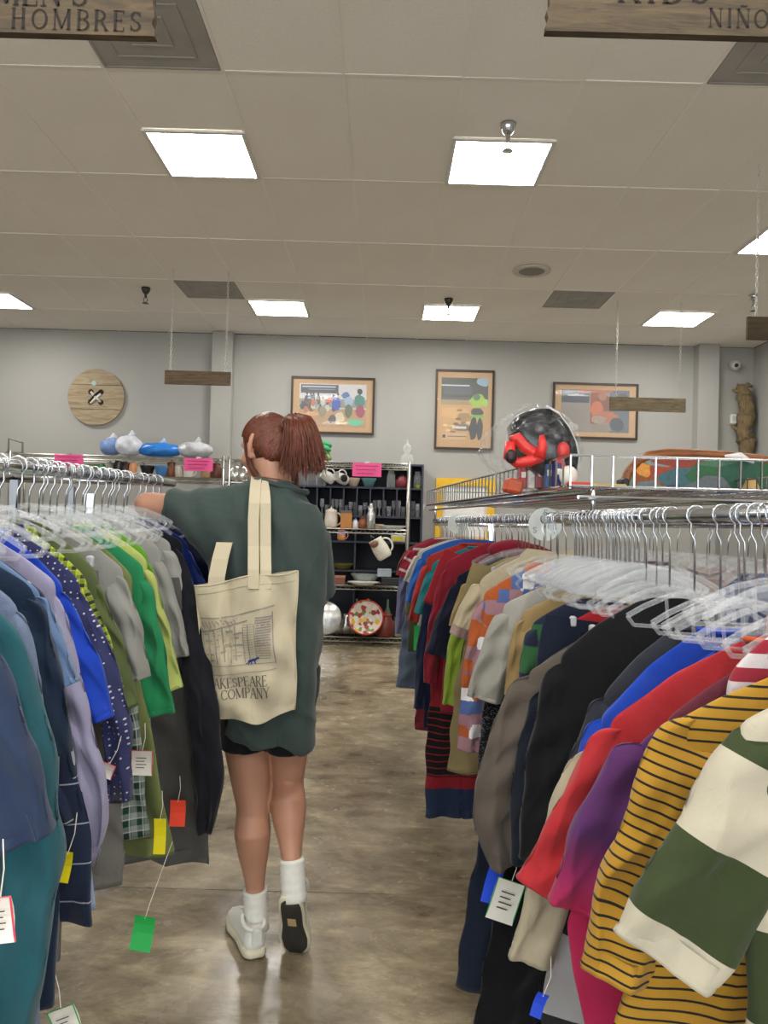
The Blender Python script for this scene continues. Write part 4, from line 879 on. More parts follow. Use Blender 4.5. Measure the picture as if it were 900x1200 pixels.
def garment(side, Y, name, label, mat, tip=None, neck=None, sleeve=None, edge=None, hem=None, cat='shirt', thick=.028, yaw=0, collar=None, mirror=True, coll_mat=None,
            sthick=.02, tags=(), legs=None, cuff=None, buttons=None, amp=.012, hi=False, skip_body=False, sl_mat=None, group=None, bar_off=0, v0=None, key=None, sy=0):
    gseed[0] += 1; sd = gseed[0]*7; rnd = random.Random(sd); bar = (lbar if side == 'L' else rbar)(Y); bar = bar+Vector((bar_off, 0, 0))
    sg = 1 if side == 'L' else -1; rz = (0 if side == 'L' else PI)+yaw
    def loc(px_, py_): p = P(px_, py_, Y); return ((p.x-bar.x)*sg, p.z-bar.z)
    t = thing(name, label, cat, tuple(bar), rz, group); HANG.append((side, Y, label, bar_off, rz))
    nk = loc(*neck) if neck else (.08, -.15 if side == 'L' else -.19)
    nu, nz = max(.045, min(.12, nk[0])), nk[1]
    tu, tz = loc(*tip) if tip else (.2, nz-.11)
    hz = loc(450, hem)[1] if hem else -1.0
    prof = [(nu*.55, nz+.012), (nu, nz+.004), (nu+(tu-nu)*.5, nz+(tz-nz)*.38), (tu*.97, tz+.012), (tu*.995, tz-.05)]
    if edge:
        ee = [loc(*q) for q in edge]; ee = [q for q in ee if q[1] < tz-.055]
        prof += ee
        if ee[-1][1]-hz > .03: prof.append((ee[-1][0], hz))
    else: prof += [(tu*.93, tz-.13), (tu*.9, tz-.3), (tu*.95, hz)] if tz-.3 > hz+.05 else [(tu*.93, hz)]
    prof = [p for p in prof if p[1] >= hz-1e-6]
    kw = dict(nr=90, nc=120) if hi else {}
    if not skip_body: link('body', body_mesh(prof, hz, thick, sd, mat, amp=amp, **kw), t)
    if sleeve:
        sp = []
        for i, q in enumerate(sleeve):
            yo = q[3] if len(q) > 3 else 0; p_ = P(q[0], q[1], Y+yo); u, z = (p_.x-bar.x)*sg, p_.z-bar.z; sp.append((u, z, q[2]*Y/900, (q[3] if len(q) > 3 else sy*i)*sg))
        kw = dict(n=60, nc=60) if hi else {}
        sm = sl_mat or mat
        for mr_ in ((1, -1) if mirror else (1,)):
            me = sleeve_mesh([(mr_*a, b2, c*mr_, d_) for a, b2, c, d_ in sp], sthick, sd+1, sm, (v0 if v0 is not None else max(0, nz-tz))-.05, **kw)
            link('sleeve', me, t)
        if cuff:                                # a visible band at the sleeve end
            a, b2 = sp[-1], sp[-2]; d_ = Vector((a[0]-b2[0], 0, a[1]-b2[1])).normalized(); a = Vector((a[0], a[3], a[1])); W = sp[-1][2]
            nx = Vector((d_.z, 0, -d_.x)); mb = MB(); ring = lambda o_, k_: [a+d_*o_+nx*(W*k_*math.copysign(abs(math.cos(q))**.85, math.cos(q)))+Vector((0, 1, 0))*(sthick*1.25*math.sin(q)) for q in [2*PI*k/24 for k in range(24)]]
            r_ = ring(-cuff, 1.03)+ring(.002, 1.05)+ring(.0, .98); mb.add(r_, [tuple(q) for q in grid_faces(3, 24)]); mb.obj('cuff', coll_mat or sm, t, True, uvs=True)
    if collar == 'ring': ring_mesh(nu*.98, nz+.006, .012+thick*.25, None).obj('neckband', coll_mat or mat, t, True, uvs=True)
    elif collar == 'fold':
        mb = MB(); n = 28; v = []
        for k in range(n):
            q = 2*PI*k/n; c_, s_ = math.cos(q), math.sin(q); dip = -.03*(1-abs(c_))*(1 if s_ < 0 else .3)
            v += [(nu*.9*c_, (.016)*s_, nz+.03+dip), (nu*1.12*c_, .026*s_, nz+.012+dip-.006), (nu*1.28*c_, .036*s_, nz-.03+dip)]
        mb.add(v, [(3*k+j, 3*((k+1) % n)+j, 3*((k+1) % n)+j+1, 3*k+j+1) for k in range(n) for j in (0, 1)]); mb.obj('collar', coll_mat or mat, t, True, uvs=True)
    elif collar == 'hood':
        mb = MB().ell((0, .02, nz-.02), (nu*.9, .04, .045), 18, 12); mb.obj('hood', coll_mat or mat, t, True, uvs=True)
    if buttons:
        for k in range(buttons): MB().ell((0, -(.028+thick*.3)*1, nz-.08-k*.09), (.006, .0025, .006), 10, 6).obj('button', plain('d8d4cc', .4), t, True)
    for g in tags: tag(t, bar, *g[:2], Y-.05 if len(g) < 8 else g[7], g[2], g[3], g[4], g[5] if len(g) > 5 else False, g[6] if len(g) > 6 else None, rnd.uniform(-.4, .4))
    return t
def trousers(side, Y, name, label, mat, pts, cuffc=None, cat='trousers', thick=.022, tags=(), inner=.5, bar_off=0):
    """pts: outer edge of the leg on the aisle side, waist to hem, with the inner edge as a fraction"""
    gseed[0] += 1; sd = gseed[0]*7; bar = (lbar if side == 'L' else rbar)(Y)+Vector((bar_off, 0, 0)); sg = 1 if side == 'L' else -1
    t = thing(name, label, cat, tuple(bar), 0 if side == 'L' else PI)
    q = [((P(a, b_, Y).x-bar.x)*sg, P(a, b_, Y).z-bar.z) for a, b_ in pts]; HANG.append((side, Y, label, bar_off, 0 if side == 'L' else PI))
    hw = .185*inner/.5; q[0] = (hw+.02, q[0][1]); z0 = q[0][1]; zc_ = z0-.22
    o = link('waist', body_mesh([(hw*.96, z0), (hw, z0-.03), (hw*1.03, zc_-.03)], zc_, thick, sd, mat, nr=14, nc=40, amp=.005), t); uc = float(np.interp(-(z0-.12), [-p[1] for p in q], [p[0] for p in q]))-hw
    o.location.x = uc; o.rotation_euler.y = math.atan2(-(float(np.interp(-(zc_), [-p[1] for p in q], [p[0] for p in q]))-q[0][0]), .22)*.8
    for s_ in (1, -1):
        sp = []
        for (u, z) in q:
            if z > zc_+.02: continue
            sp.append((u-hw*(.5 if s_ > 0 else 1.5), z, hw*.52*s_, 0))
        ut = float(np.interp(-(zc_+.03), [-p[1] for p in q], [p[0] for p in q])); sp = [(ut-hw*(.5 if s_ > 0 else 1.5), zc_+.03, hw*.52*s_, 0)]+sp
        link('leg', sleeve_mesh(sp, thick*.75, sd+1, mat, .2, n=44, nc=36), t)
    for s_ in (-1, 1): MB().box((uc+s_*hw*.7, 0, z0+.004), (.018, .02, .03), bev=.004).obj('hanger_clip', plain('b9bdc0', .3), t)
    for g in tags: tag(t, bar, g[0], g[1], g[7] if len(g) > 7 else Y-.05, g[2], g[3], g[4], g[5] if len(g) > 5 else False, g[6] if len(g) > 6 else None, 0)
    return t
# ============================================================ LEFT RACK
HG = 'c9c8c4'
garment('L', 1.10, 'polo_shirt', 'slate navy short-sleeved polo shirt, nearest on the left rack, cut by the left edge', cloth('2c3e5e', 'plain'), tip=(-52, 700), neck=(-190, 640), sleeve=[(-70, 735, 50), (-15, 850, 48), (28, 985, 38)], hem=1330, collar='fold', hi=True, edge=[(-40, 780), (-30, 1000), (-20, 1300)], sthick=.03, tags=[(2, 1078, 'white', .028, .055, True, 'e05060', .95)])
garment('L', 1.19, 'shirt', 'teal long shirt hanging lowest behind the nearest navy polo', cloth('1a5462', 'heather', '256a76'), tip=(0, 712), neck=(-150, 640), sleeve=[(-16, 740, 34), (28, 870, 34), (42, 1000, 33), (20, 1120, 34), (0, 1230, 30)], hem=1300, collar='fold', hi=True, edge=[(0, 800), (10, 1000), (0, 1280)], sthick=.035)
garment('L', 1.29, 'shirt', 'grey-blue shirt with a sleeve seam, second behind the nearest navy polo', cloth('8c9cba', 'heather', '7484a6'), tip=(27, 712), neck=(-110, 635), sleeve=[(12, 735, 22), (28, 800, 22), (36, 900, 20)], hem=1240, collar='fold', edge=[(30, 800), (40, 960), (50, 1200)])
garment('L', 1.36, 'shirt', 'dark teal navy shirt between the grey-blue shirt and the pale blue sleeve', cloth('1b2f48'), tip=(47, 698), neck=(-70, 632), sleeve=[(32, 722, 22), (52, 800, 21), (62, 885, 20)], hem=1180, collar='fold', edge=[(48, 800), (60, 900), (66, 1100)])
garment('L', 1.41, 'shirt', 'chambray blue short-sleeved shirt with the sleeve pointing out over the lavender one', cloth('7d9bc6', 'heather', '6a88b6'), tip=(52, 700), neck=(-50, 630), sleeve=[(42, 718, 20), (60, 765, 20), (76, 805, 15)], hem=900, collar='fold', edge=[(52, 800), (60, 890)])
garment('L', 1.46, 'dress_shirt', 'dark navy long shirt with white windowpane checks hanging to the floor on the left', cloth('1d2c4b', 'pane', 'b9bfcb', None, .075), tip=(58, 705), neck=(-30, 640), sleeve=[(40, 730, 18), (66, 860, 18), (84, 960, 16)], hem=1215, collar='fold', edge=[(68, 800), (88, 900), (108, 980), (113, 1080), (112, 1210)], buttons=6, amp=.016, tags=[(77, 1016, 'yellow', .018, .055), (77, 1200, 'white', .05, .06, True, '2a9a4a')], cat='shirt', hi=True)
garment('L', 1.54, 'dress_shirt', 'lavender long-sleeved dress shirt with a folded cuff on the left rack', cloth('aeaaca', 'plain'), tip=(69, 688), neck=(-10, 632), sleeve=[(54, 708, 19), (82, 820, 19), (108, 915, 18), (112, 965, 15), (100, 1010, 13)], hem=1060, collar='fold', edge=[(66, 800), (80, 950), (90, 1050)], hi=True, cuff=.03)
garment('L', 1.60, 'shirt', 'pale blue shirt whose tail shows low beside the navy checked shirt', cloth('a9bde2'), tip=(72, 705), neck=(4, 640), hem=1142, edge=[(80, 800), (100, 950), (113, 1060), (113, 1135)])
garment('L', 1.63, 't_shirt', 'royal blue t-shirt with the wide sleeve on the left rack', cloth('0c46cc'), tip=(76, 691), neck=(6, 626), sleeve=[(64, 706, 17), (96, 775, 20), (113, 845, 19)], hem=985, collar='ring', hi=True)
garment('L', 1.71, 'shirt', 'navy white-dotted shirt with a buttoned cuff behind the royal blue t-shirt', cloth('33386a', 'dots', 'e4e2ea', None, .013), tip=(95, 686), neck=(30, 630), sleeve=[(86, 700, 14), (122, 780, 15), (139, 860, 15), (139, 936, 15)], hem=1000, collar='fold', cuff=.06, tags=[(125, 903, 'white', .03, .03, False, 'e0506a')])
garment('L', 1.79, 'shirt', 'lime green and black plaid shirt on the left rack', cloth('b9cf2c', 'plaid', '2c3426', 'd3e05c', .02), tip=(104, 684), neck=(38, 628), sleeve=[(94, 698, 12), (118, 755, 12), (133, 808, 12)], hem=960, collar='fold')
garment('L', 1.85, 'shirt', 'olive green long shirt between the lime plaid and the grey t-shirt', cloth('5d6b3c'), tip=(116, 676), neck=(50, 620), sleeve=[(106, 694, 14), (132, 765, 15), (146, 830, 15)], hem=980, collar='fold')
trousers('L', 1.90, 'trousers', 'light grey trousers with a sewn hem, low on the left rack', cloth('85837e', 'heather', '77756f'), [(100, 660), (122, 760), (140, 900), (142, 1040)])
garment('L', 1.96, 't_shirt', 'heather grey t-shirt with a clear shoulder line left of the green one', cloth('b0b0a9', 'heather', '96968f'), tip=(146, 672), neck=(72, 620), sleeve=[(134, 690, 17), (150, 740, 16), (161, 796, 14)], hem=965, collar='ring', hi=True)
trousers('L', 2.00, 'trousers', 'green and white plaid trousers hanging below the grey t-shirt', cloth('1f4638', 'plaid', 'a9b3ac', 'dfe3dc', .032), [(110, 680), (140, 760), (166, 860), (172, 985)], tags=[(166, 894, 'white', .052, .06, True, 'd9465c', 1.9)])
garment('L', 2.05, 'dress', 'long olive green garment with a wide bottom band, lowest on the left rack', cloth('7f8a50'), tip=(158, 680), neck=(88, 625), hem=1042, edge=[(164, 760), (178, 850), (192, 940), (201, 1000), (203, 1038)], cat='dress', amp=.022, hi=True, tags=[(187, 980, 'yellow', .03, .088, False, None, 1.95), (167, 1094, 'green', .05, .082, False, None, 1.85)])
garment('L', 2.11, 't_shirt', 'bright green t-shirt with a drooping sleeve, middle of the left rack', cloth('1f9058'), tip=(172, 668), neck=(104, 622), sleeve=[(160, 688, 16), (172, 760, 22), (181, 838, 24)], hem=965, collar='ring', hi=True)
garment('L', 2.18, 't_shirt', 'pale lime yellow t-shirt right behind the bright green one', cloth('c3cf72'), tip=(176, 660), neck=(118, 620), sleeve=[(168, 678, 14), (188, 745, 13), (202, 808, 12)], hem=960, collar='ring', coll_mat=cloth('232a45'))
garment('L', 2.24, 't_shirt', 'apple green t-shirt peeking out behind the lime yellow one', cloth('6fae2e'), tip=(176, 652), neck=(122, 618), sleeve=[(168, 668, 11), (182, 710, 9), (190, 745, 7)], hem=930, collar='ring')
garment('L', 2.30, 't_shirt', 'mid grey t-shirt, first of the two right of the green shirts', cloth('adaca6', 'heather', '969590'), tip=(190, 646), neck=(134, 614), sleeve=[(181, 664, 13), (200, 720, 13), (210, 770, 14)], hem=940, collar='ring')
trousers('L', 2.35, 'sweatpants', 'dark grey sweatpants hanging low behind the olive garment', cloth('55534f', 'heather', '605e5a'), [(170, 680), (205, 760), (236, 880), (247, 950), (243, 1010)], tags=[(208, 953, 'red', .045, .075, False, None, 2.25)])
garment('L', 2.41, 't_shirt', 'light grey t-shirt next to the black long-sleeved one on the left rack', cloth('b8b7b2', 'heather', 'a09f9a'), tip=(203, 640), neck=(146, 612), sleeve=[(194, 656, 14), (214, 710, 13), (223, 766, 12)], hem=940, collar='ring', hi=True)
garment('L', 2.48, 'sweater', 'black long-sleeved sweater, last long garment before the woman', cloth('14161f'), tip=(216, 638), neck=(160, 612), sleeve=[(207, 656, 14, -.02), (225, 740, 15, -.15), (238, 830, 16, -.21), (246, 920, 16, -.21), (240, 975, 8, -.2)], hem=960, collar='ring', hi=True)
garment('L', 2.66, 't_shirt', 'bright blue t-shirt behind the black sweater', cloth('1b3fa6'), tip=(222, 640), neck=(172, 612), sleeve=[(214, 655, 12), (230, 690, 12), (238, 715, 11)], hem=900, collar='ring')
garment('L', 2.74, 't_shirt', 'navy t-shirt just left of the tote bag', cloth('1a2340'), tip=(230, 640), neck=(180, 612), sleeve=[(226, 654, 11), (242, 672, 12), (250, 690, 10)], hem=860, collar='ring')
garment('L', 2.82, 't_shirt', 'denim blue t-shirt, farthest on the left rack', cloth('3a5585', 'denim', '2c4470'), tip=(232, 640), neck=(186, 614), sleeve=[(228, 652, 11), (242, 668, 11), (248, 684, 10)], hem=850, collar='ring')
for i, (Y, c, lb) in enumerate(((1.25, 'd8d4ca', 'cream'), (1.5, '7c4a52', 'maroon'), (1.8, '46586e', 'slate blue'), (2.1, 'c8c5bd', 'off-white'), (2.4, '35403a', 'dark green'))):
    garment('L', Y, 't_shirt', lb+' t-shirt on the far bar behind the left rack', cloth(c), hem=900, bar_off=-.62, collar='ring')
# ============================================================ RIGHT RACK, nearest first
garment('R', 1.06, 'rugby_shirt', 'cream and dark green wide-striped rugby shirt, nearest on the right rack', cloth('d3cab2', 'rugby', '39461f', None, (.25, .1)), tip=(862, 858), neck=(965, 792), sleeve=[(905, 895, 58), (868, 965, 66), (822, 1050, 71), (777, 1124, 73)], edge=[(872, 960), (868, 1080), (858, 1330)], hem=1330, collar='fold', hi=True, sthick=.03, thick=.05, sl_mat=cloth('d3cab2', 'rugby', '39461f', None, (.25, .135)), v0=0.0)
garment('R', 1.20, 't_shirt', 'mustard yellow t-shirt with thin black stripes beside the rugby shirt', cloth('c9972a', 'stripe', '1d1a18', None, .017), tip=(772, 862), neck=(900, 786), sleeve=[(806, 880, 46), (770, 980, 46), (740, 1060, 46), (727, 1144, 44)], edge=[(775, 960), (765, 1080), (720, 1200), (715, 1290)], hem=1290, collar='ring', hi=True, thick=.04, sthick=.028)
garment('R', 1.28, 't_shirt', 'heather maroon t-shirt between the yellow-striped and red shirts', cloth('7a2d3e', 'heather', '69263a'), tip=(778, 850), neck=(865, 772), sleeve=[(795, 872, 26), (780, 930, 26), (770, 980, 26)], hem=1180, collar='ring', hi=True)
garment('R', 1.24, 'striped_shirt', 'red and white striped shirt at the right edge, above the yellow one', cloth('a8283c', 'stripe_half', 'e9dfe0', None, .045), tip=(850, 800), neck=(905, 742), hem=1200, collar='ring', edge=[(880, 900), (885, 1100)])
garment('R', 1.35, 't_shirt', 'purple to magenta dip-dyed t-shirt on the right rack', cloth('5d2a68', 'dye', 'c01a52', None, .26), tip=(742, 880), neck=(835, 800), sleeve=[(745, 905, 36), (705, 990, 42), (684, 1066, 42)], edge=[(710, 980), (665, 1080), (672, 1140), (690, 1200), (700, 1260)], hem=1260, collar='ring', hi=True, thick=.035, sthick=.026)
garment('R', 1.44, 't_shirt', 'bright red t-shirt with an orange shoulder edge on the right rack', cloth('c22a30'), tip=(712, 850), neck=(872, 752), sleeve=[(722, 885, 34), (680, 975, 40), (643, 1048, 42)], edge=[(720, 960), (700, 1080), (700, 1160)], hem=1160, collar='ring', coll_mat=cloth('e0602a'), hi=True, sthick=.026)
garment('R', 1.50, 't_shirt', 'cream t-shirt with its sleeve hanging below the bright red shirt', cloth('bfb397'), tip=(700, 880), neck=(850, 800), sleeve=[(690, 905, 28), (655, 1000, 27), (622, 1126, 27)], edge=[(700, 1000), (690, 1180)], hem=1180, collar='ring', tags=[(632, 1178, 'blue', .022, .045, False, None, 1.45)])
garment('R', 1.54, 'sweatshirt', 'pale grey sweatshirt with black bars low behind the cream sleeve', cloth('b4b3b4', 'stripe_half', '1b1b1f', None, .34), tip=(700, 880), neck=(850, 800), edge=[(690, 960), (655, 1060), (640, 1140), (640, 1290)], hem=1290)
garment('R', 1.56, 't_shirt', 'second royal blue t-shirt, just in front of the blue and grey one', cloth('1f4fc8'), tip=(752, 832), neck=(862, 765), sleeve=[(762, 855, 22), (745, 900, 22), (735, 960, 22)], hem=1100, collar='ring', hi=True)
garment('R', 1.63, 'raglan_shirt', 'royal blue and light grey two-tone t-shirt left of the second blue one', cloth('1549c4', 'raglan', 'b5b4ae', None, .3), tip=(702, 845), neck=(868, 742), sleeve=[(712, 870, 30), (695, 930, 26), (688, 1000, 22)], edge=[(692, 900), (676, 960), (672, 1100)], hem=1100, collar='ring', hi=True, v0=.2)
garment('R', 1.74, 't_shirt', 'dark charcoal t-shirt between the blue and the large black shirts', cloth('30333c', 'heather', '3a3d46'), tip=(705, 820), neck=(820, 738), sleeve=[(712, 840, 24), (690, 900, 24), (685, 960, 20)], hem=1050, collar='ring')
garment('R', 1.86, 'sweatshirt', 'large black long-sleeved shirt with an open neckline, centre of the right rack', cloth('0e0f13'), tip=(655, 772), neck=(748, 706), sleeve=[(668, 800, 32), (645, 900, 30), (632, 1010, 24)], edge=[(655, 860), (645, 1000), (640, 1040)], hem=1060, hi=True, thick=.05, sthick=.03, amp=.016)
garment('R', 1.93, 'sweatshirt', 'dark navy long-sleeved shirt directly behind the large black one', cloth('161d2b'), tip=(640, 800), neck=(720, 735), sleeve=[(645, 830, 26), (625, 920, 26), (618, 1012, 20)], hem=1045)
trousers('R', 2.10, 'trousers', 'black trousers reaching lowest in front of the dark jeans', cloth('0c0d12'), [(690, 740), (675, 800), (640, 880), (600, 960), (575, 1100), (556, 1215)], inner=.42)
garment('R', 1.99, 'polo_shirt', 'taupe grey long-sleeved polo shirt left of the large black shirt', cloth('62574e', 'heather', '6d6258'), tip=(615, 792), neck=(690, 745), sleeve=[(618, 815, 25), (590, 900, 28), (577, 960, 24), (592, 1015, 17)], edge=[(620, 900), (610, 1000)], hem=1015, collar='fold', hi=True, tags=[(592, 1056, 'white', .07, .105, True, '2a9a4a', 1.95), (577, 1038, 'blue', .04, .09, False, None, 2.0)])
garment('R', 2.12, 't_shirt', 'slate t-shirt with the crewneck seam behind the taupe polo', cloth('575049'), tip=(612, 800), neck=(680, 750), sleeve=[(612, 820, 20), (590, 880, 18), (575, 945, 15)], hem=940)
trousers('R', 2.16, 'jeans', 'dark indigo jeans hanging near the floor at the aisle side of the right rack', cloth('121a2b', 'denim', '1b263c'), [(672, 730), (650, 790), (606, 870), (568, 960), (552, 1040), (534, 1160)], inner=.44)
garment('R', 2.53, 'shirt', 'black shirt with dense white script print, hanging below the light grey shirt', cloth('121317', 'script', '74747a'), tip=(590, 735), neck=(640, 700), sleeve=[(594, 760, 15), (580, 850, 17), (573, 975, 17)], edge=[(600, 800), (590, 960)], hem=990)
garment('R', 2.20, 't_shirt', 'small bright red shirt tucked above the taupe polo', cloth('c3202c'), tip=(655, 742), neck=(700, 714), hem=860, sleeve=[(662, 752, 16), (655, 790, 14), (652, 820, 12)])
garment('R', 2.32, 't_shirt', 'green and navy colour-block shirt behind the bright red one', cloth('2f6a3e', 'stripe_half', '1c2743', None, .16), tip=(620, 735), neck=(668, 706), hem=900, sleeve=[(628, 750, 14), (622, 790, 14), (620, 820, 12)])
garment('R', 2.38, 't_shirt', 'tan t-shirt with only a strip showing beside the light grey one', cloth('a98e5c'), tip=(610, 722), neck=(660, 696), hem=860, sleeve=[(615, 738, 13), (606, 780, 13), (603, 815, 12)])
garment('R', 2.46, 'sweatshirt', 'light grey t-shirt with a black printed front in the middle of the right rack', cloth('b4b1a6', 'chest', '17181c', None, .12), tip=(588, 712), neck=(650, 684), sleeve=[(594, 735, 19), (578, 780, 21), (567, 820, 21)], hem=935, collar='ring', sl_mat=cloth('b4b1a6', 'heather', 'a5a298'), hi=True)
garment('R', 2.70, 'shirt', 'orange blue and pink plaid long shirt on the right rack', cloth('c8642c', 'splash', '5f78b4', 'b98a94', .045), tip=(565, 698), neck=(618, 668), sleeve=[(568, 715, 13), (556, 790, 15), (550, 880, 14)], edge=[(575, 800), (566, 895)], hem=900, collar='fold', hi=True)
garment('R', 2.78, 'shirt', 'cream shirt with a fold-down collar behind the orange plaid one', cloth('cbbd9c'), tip=(560, 682), neck=(614, 652), sleeve=[(560, 695, 11), (548, 715, 11), (540, 735, 10)], hem=850, collar='fold')
garment('R', 2.86, 't_shirt', 'pale pink t-shirt with its sleeve out beside the orange plaid shirt', cloth('c9a9a2'), tip=(556, 690), neck=(608, 662), sleeve=[(556, 702, 10), (546, 725, 12), (538, 746, 12)], hem=860, collar='ring')
trousers('R', 2.92, 'trousers', 'tan trousers left of the orange plaid shirt', cloth('a08f62'), [(585, 670), (552, 740), (534, 800), (526, 905)], inner=.5)
garment('R', 2.98, 't_shirt', 'lime green t-shirt peeking out between navy and tan clothes', cloth('9dbb3a'), tip=(556, 690), neck=(600, 662), hem=830, sleeve=[(550, 705, 9), (533, 760, 9), (526, 825, 8)])
garment('R', 3.06, 't_shirt', 'tan t-shirt behind the pink one with a short sleeve', cloth('ad9560'), tip=(548, 680), neck=(592, 655), sleeve=[(548, 692, 9), (540, 716, 9), (534, 735, 9)], hem=840)
garment('R', 3.16, 't_shirt', 'navy t-shirt with a wide sleeve in front of the crimson hoodie', cloth('171d33'), tip=(534, 678), neck=(580, 655), sleeve=[(538, 694, 11), (522, 735, 14), (512, 768, 14)], hem=800, collar='ring', hi=True)
garment('R', 3.32, 'hoodie', 'crimson hoodie with long sleeves, tallest red one on the far right rack', cloth('9b1830'), tip=(520, 662), neck=(560, 638), sleeve=[(524, 675, 9), (512, 725, 9), (506, 770, 9), (504, 800, 8)], edge=[(525, 700), (518, 820)], hem=830, collar='hood', hi=True)
trousers('R', 3.38, 'leggings', 'red leggings with black striped legs and navy cuffs hanging lowest at the far rack', cloth('a81e2c', 'stripes_low', None, None, .70), [(545, 660), (520, 720), (506, 800), (500, 870), (499, 956)], inner=.42)
garment('R', 3.50, 'shirt', 'navy shirt between the crimson hoodie and the teal t-shirt', cloth('1c2748'), tip=(512, 672), neck=(548, 648), hem=850, edge=[(505, 740), (496, 840)], sleeve=[(508, 690, 8), (496, 760, 8), (492, 830, 7)])
garment('R', 3.66, 't_shirt', 'teal t-shirt on the far part of the right rack', cloth('1c8086'), tip=(505, 662), neck=(540, 642), sleeve=[(507, 676, 8), (499, 700, 9), (494, 720, 9)], hem=780, collar='ring')
garment('R', 3.85, 'sweatshirt', 'orange red long-sleeved shirt left of the teal t-shirt', cloth('b9322c'), tip=(498, 655), neck=(530, 638), sleeve=[(500, 668, 7), (490, 700, 7), (484, 728, 6)], hem=770, collar='ring')
trousers('R', 3.95, 'trousers', 'navy trousers with a red and blue hem low at the far right rack', cloth('1d2850', 'raglan', '8a2436', None, .62), [(525, 660), (500, 720), (489, 790), (487, 855)], inner=.45, tags=[(494, 748, 'green', .075, .12, False, None, 3.75)])
garment('R', 4.08, 't_shirt', 'bright blue t-shirt left of the orange red one', cloth('2266c0'), tip=(493, 650), neck=(522, 634), sleeve=[(494, 660, 6), (485, 685, 6), (480, 706, 6)], hem=745)
garment('R', 4.25, 't_shirt', 'white t-shirt near the far end of the right rack', cloth('cfcabc'), tip=(488, 648), neck=(516, 634), sleeve=[(489, 656, 5), (483, 670, 6), (478, 682, 6)], hem=735)
garment('R', 4.40, 't_shirt', 'dark olive t-shirt near the far end of the right rack', cloth('4f5a34'), tip=(486, 650), neck=(512, 634), hem=760, edge=[(484, 690), (479, 750)], sleeve=[(488, 658, 5), (482, 690, 5), (480, 720, 5)])
garment('R', 4.58, 't_shirt', 'crimson t-shirt with white lines at the far end of the right rack', cloth('a01c38', 'stripe', 'd8c8cc', None, .07), tip=(482, 643), neck=(508, 631), sleeve=[(483, 650, 6), (476, 664, 7), (472, 676, 7)], hem=745)
garment('R', 4.76, 't_shirt', 'dull red t-shirt, second last at the far end of the right rack', cloth('7e2a30'), tip=(477, 644), neck=(500, 631), sleeve=[(478, 650, 5), (472, 664, 6), (469, 675, 6)], hem=735)
trousers('R', 4.90, 'jeans', 'faded blue jeans at the far end of the right rack', cloth('56657c', 'denim', '68778f'), [(500, 650), (482, 690), (472, 740), (465, 806)], inner=.5)
garment('R', 5.05, 'sweatshirt', 'lavender long-sleeved shirt, last garment at the far end of the right rack', cloth('77779e'), tip=(474, 655), neck=(496, 636), sleeve=[(474, 668, 5), (470, 700, 5), (468, 742, 5)], hem=735)
second = [(1.75, 'b0607c', 'rose pink'), (1.95, '3c8a88', 'teal'), (2.2, 'c0a0ac', 'pale pink'), (2.45, '8a3c50', 'wine red'), (2.8, '5a6a90', 'dusty blue'), (3.2, 'd0b8b0', 'peach'), (3.7, '70406a', 'plum')]
for Y, c, lb in second:
    garment('R', Y, 't_shirt', lb+' t-shirt on the far bar of the right rack', cloth(c), hem=900, bar_off=RW2, collar='ring', yaw=PI)
# one hanger in every garment, then the bare ones
usedh = {}
def put_hanger(side, loc, rz, label, group=None):
    side = side if group else side+'g'; usedh.setdefault(side, False)
    src = {'L': h0, 'R': h1, 'Lg': h2, 'Rg': h3}[side]; o = src if not usedh[side] else copy_tree(src); usedh[side] = True
    o.location = loc; o.rotation_euler = (0, 0, rz); o['label'] = label
    if group: o['group'] = group
    elif 'group' in o: del o['group']
for side, Y, lb, off, rz in HANG:
    b_ = (lbar if side == 'L' else rbar)(Y)+Vector((off, 0, 0)); w12 = ' '.join(lb.replace(',', '').split()[:12])
    put_hanger(side, b_, rz+hr.uniform(-.12, .12), 'clear hanger holding the '+w12)
Y = .9
while Y < 2.9:
    put_hanger('L', lbar(Y), hr.uniform(-.3, .3)+(PI if hr.random() < .2 else 0), 'bare clear hanger with a metal hook among the clothes on the left rack', 'bare hangers on the left rack'); Y += hr.choice((.07, .1, .14, .2))
Y = 1.9
while Y < 5.2:
    put_hanger('R', rbar(Y), PI+.09+hr.uniform(-.28, .28), 'bare clear hanger with a metal hook on the right rack', 'bare hangers on the right rack'); Y += hr.choice((.02, .028, .036)) if 1.9 < Y < 2.5 else .045 if Y > 4.2 else hr.choice((.1, .14, .2))
for Y in (.97, 1.01, 1.40, 1.47): put_hanger('R', rbar(Y), PI+.09+hr.uniform(-.2, .2), 'bare clear hanger with a metal hook near the front end of the right rack', 'bare hangers at the front of the right rack')
for i in range(20): put_hanger('R', rbar(1.5+i*.14)+Vector((RW2, 0, 0)), hr.uniform(-.2, .2), 'bare clear hanger on the far bar of the right clothes rack', 'hangers on the far bar of the right rack')
for i in range(18): put_hanger('L', lbar(.9+i*.11)+Vector((-.62, 0, 0)), hr.uniform(-.2, .2), 'bare clear hanger on the far bar of the left clothes rack', 'hangers on the far bar of the left rack')
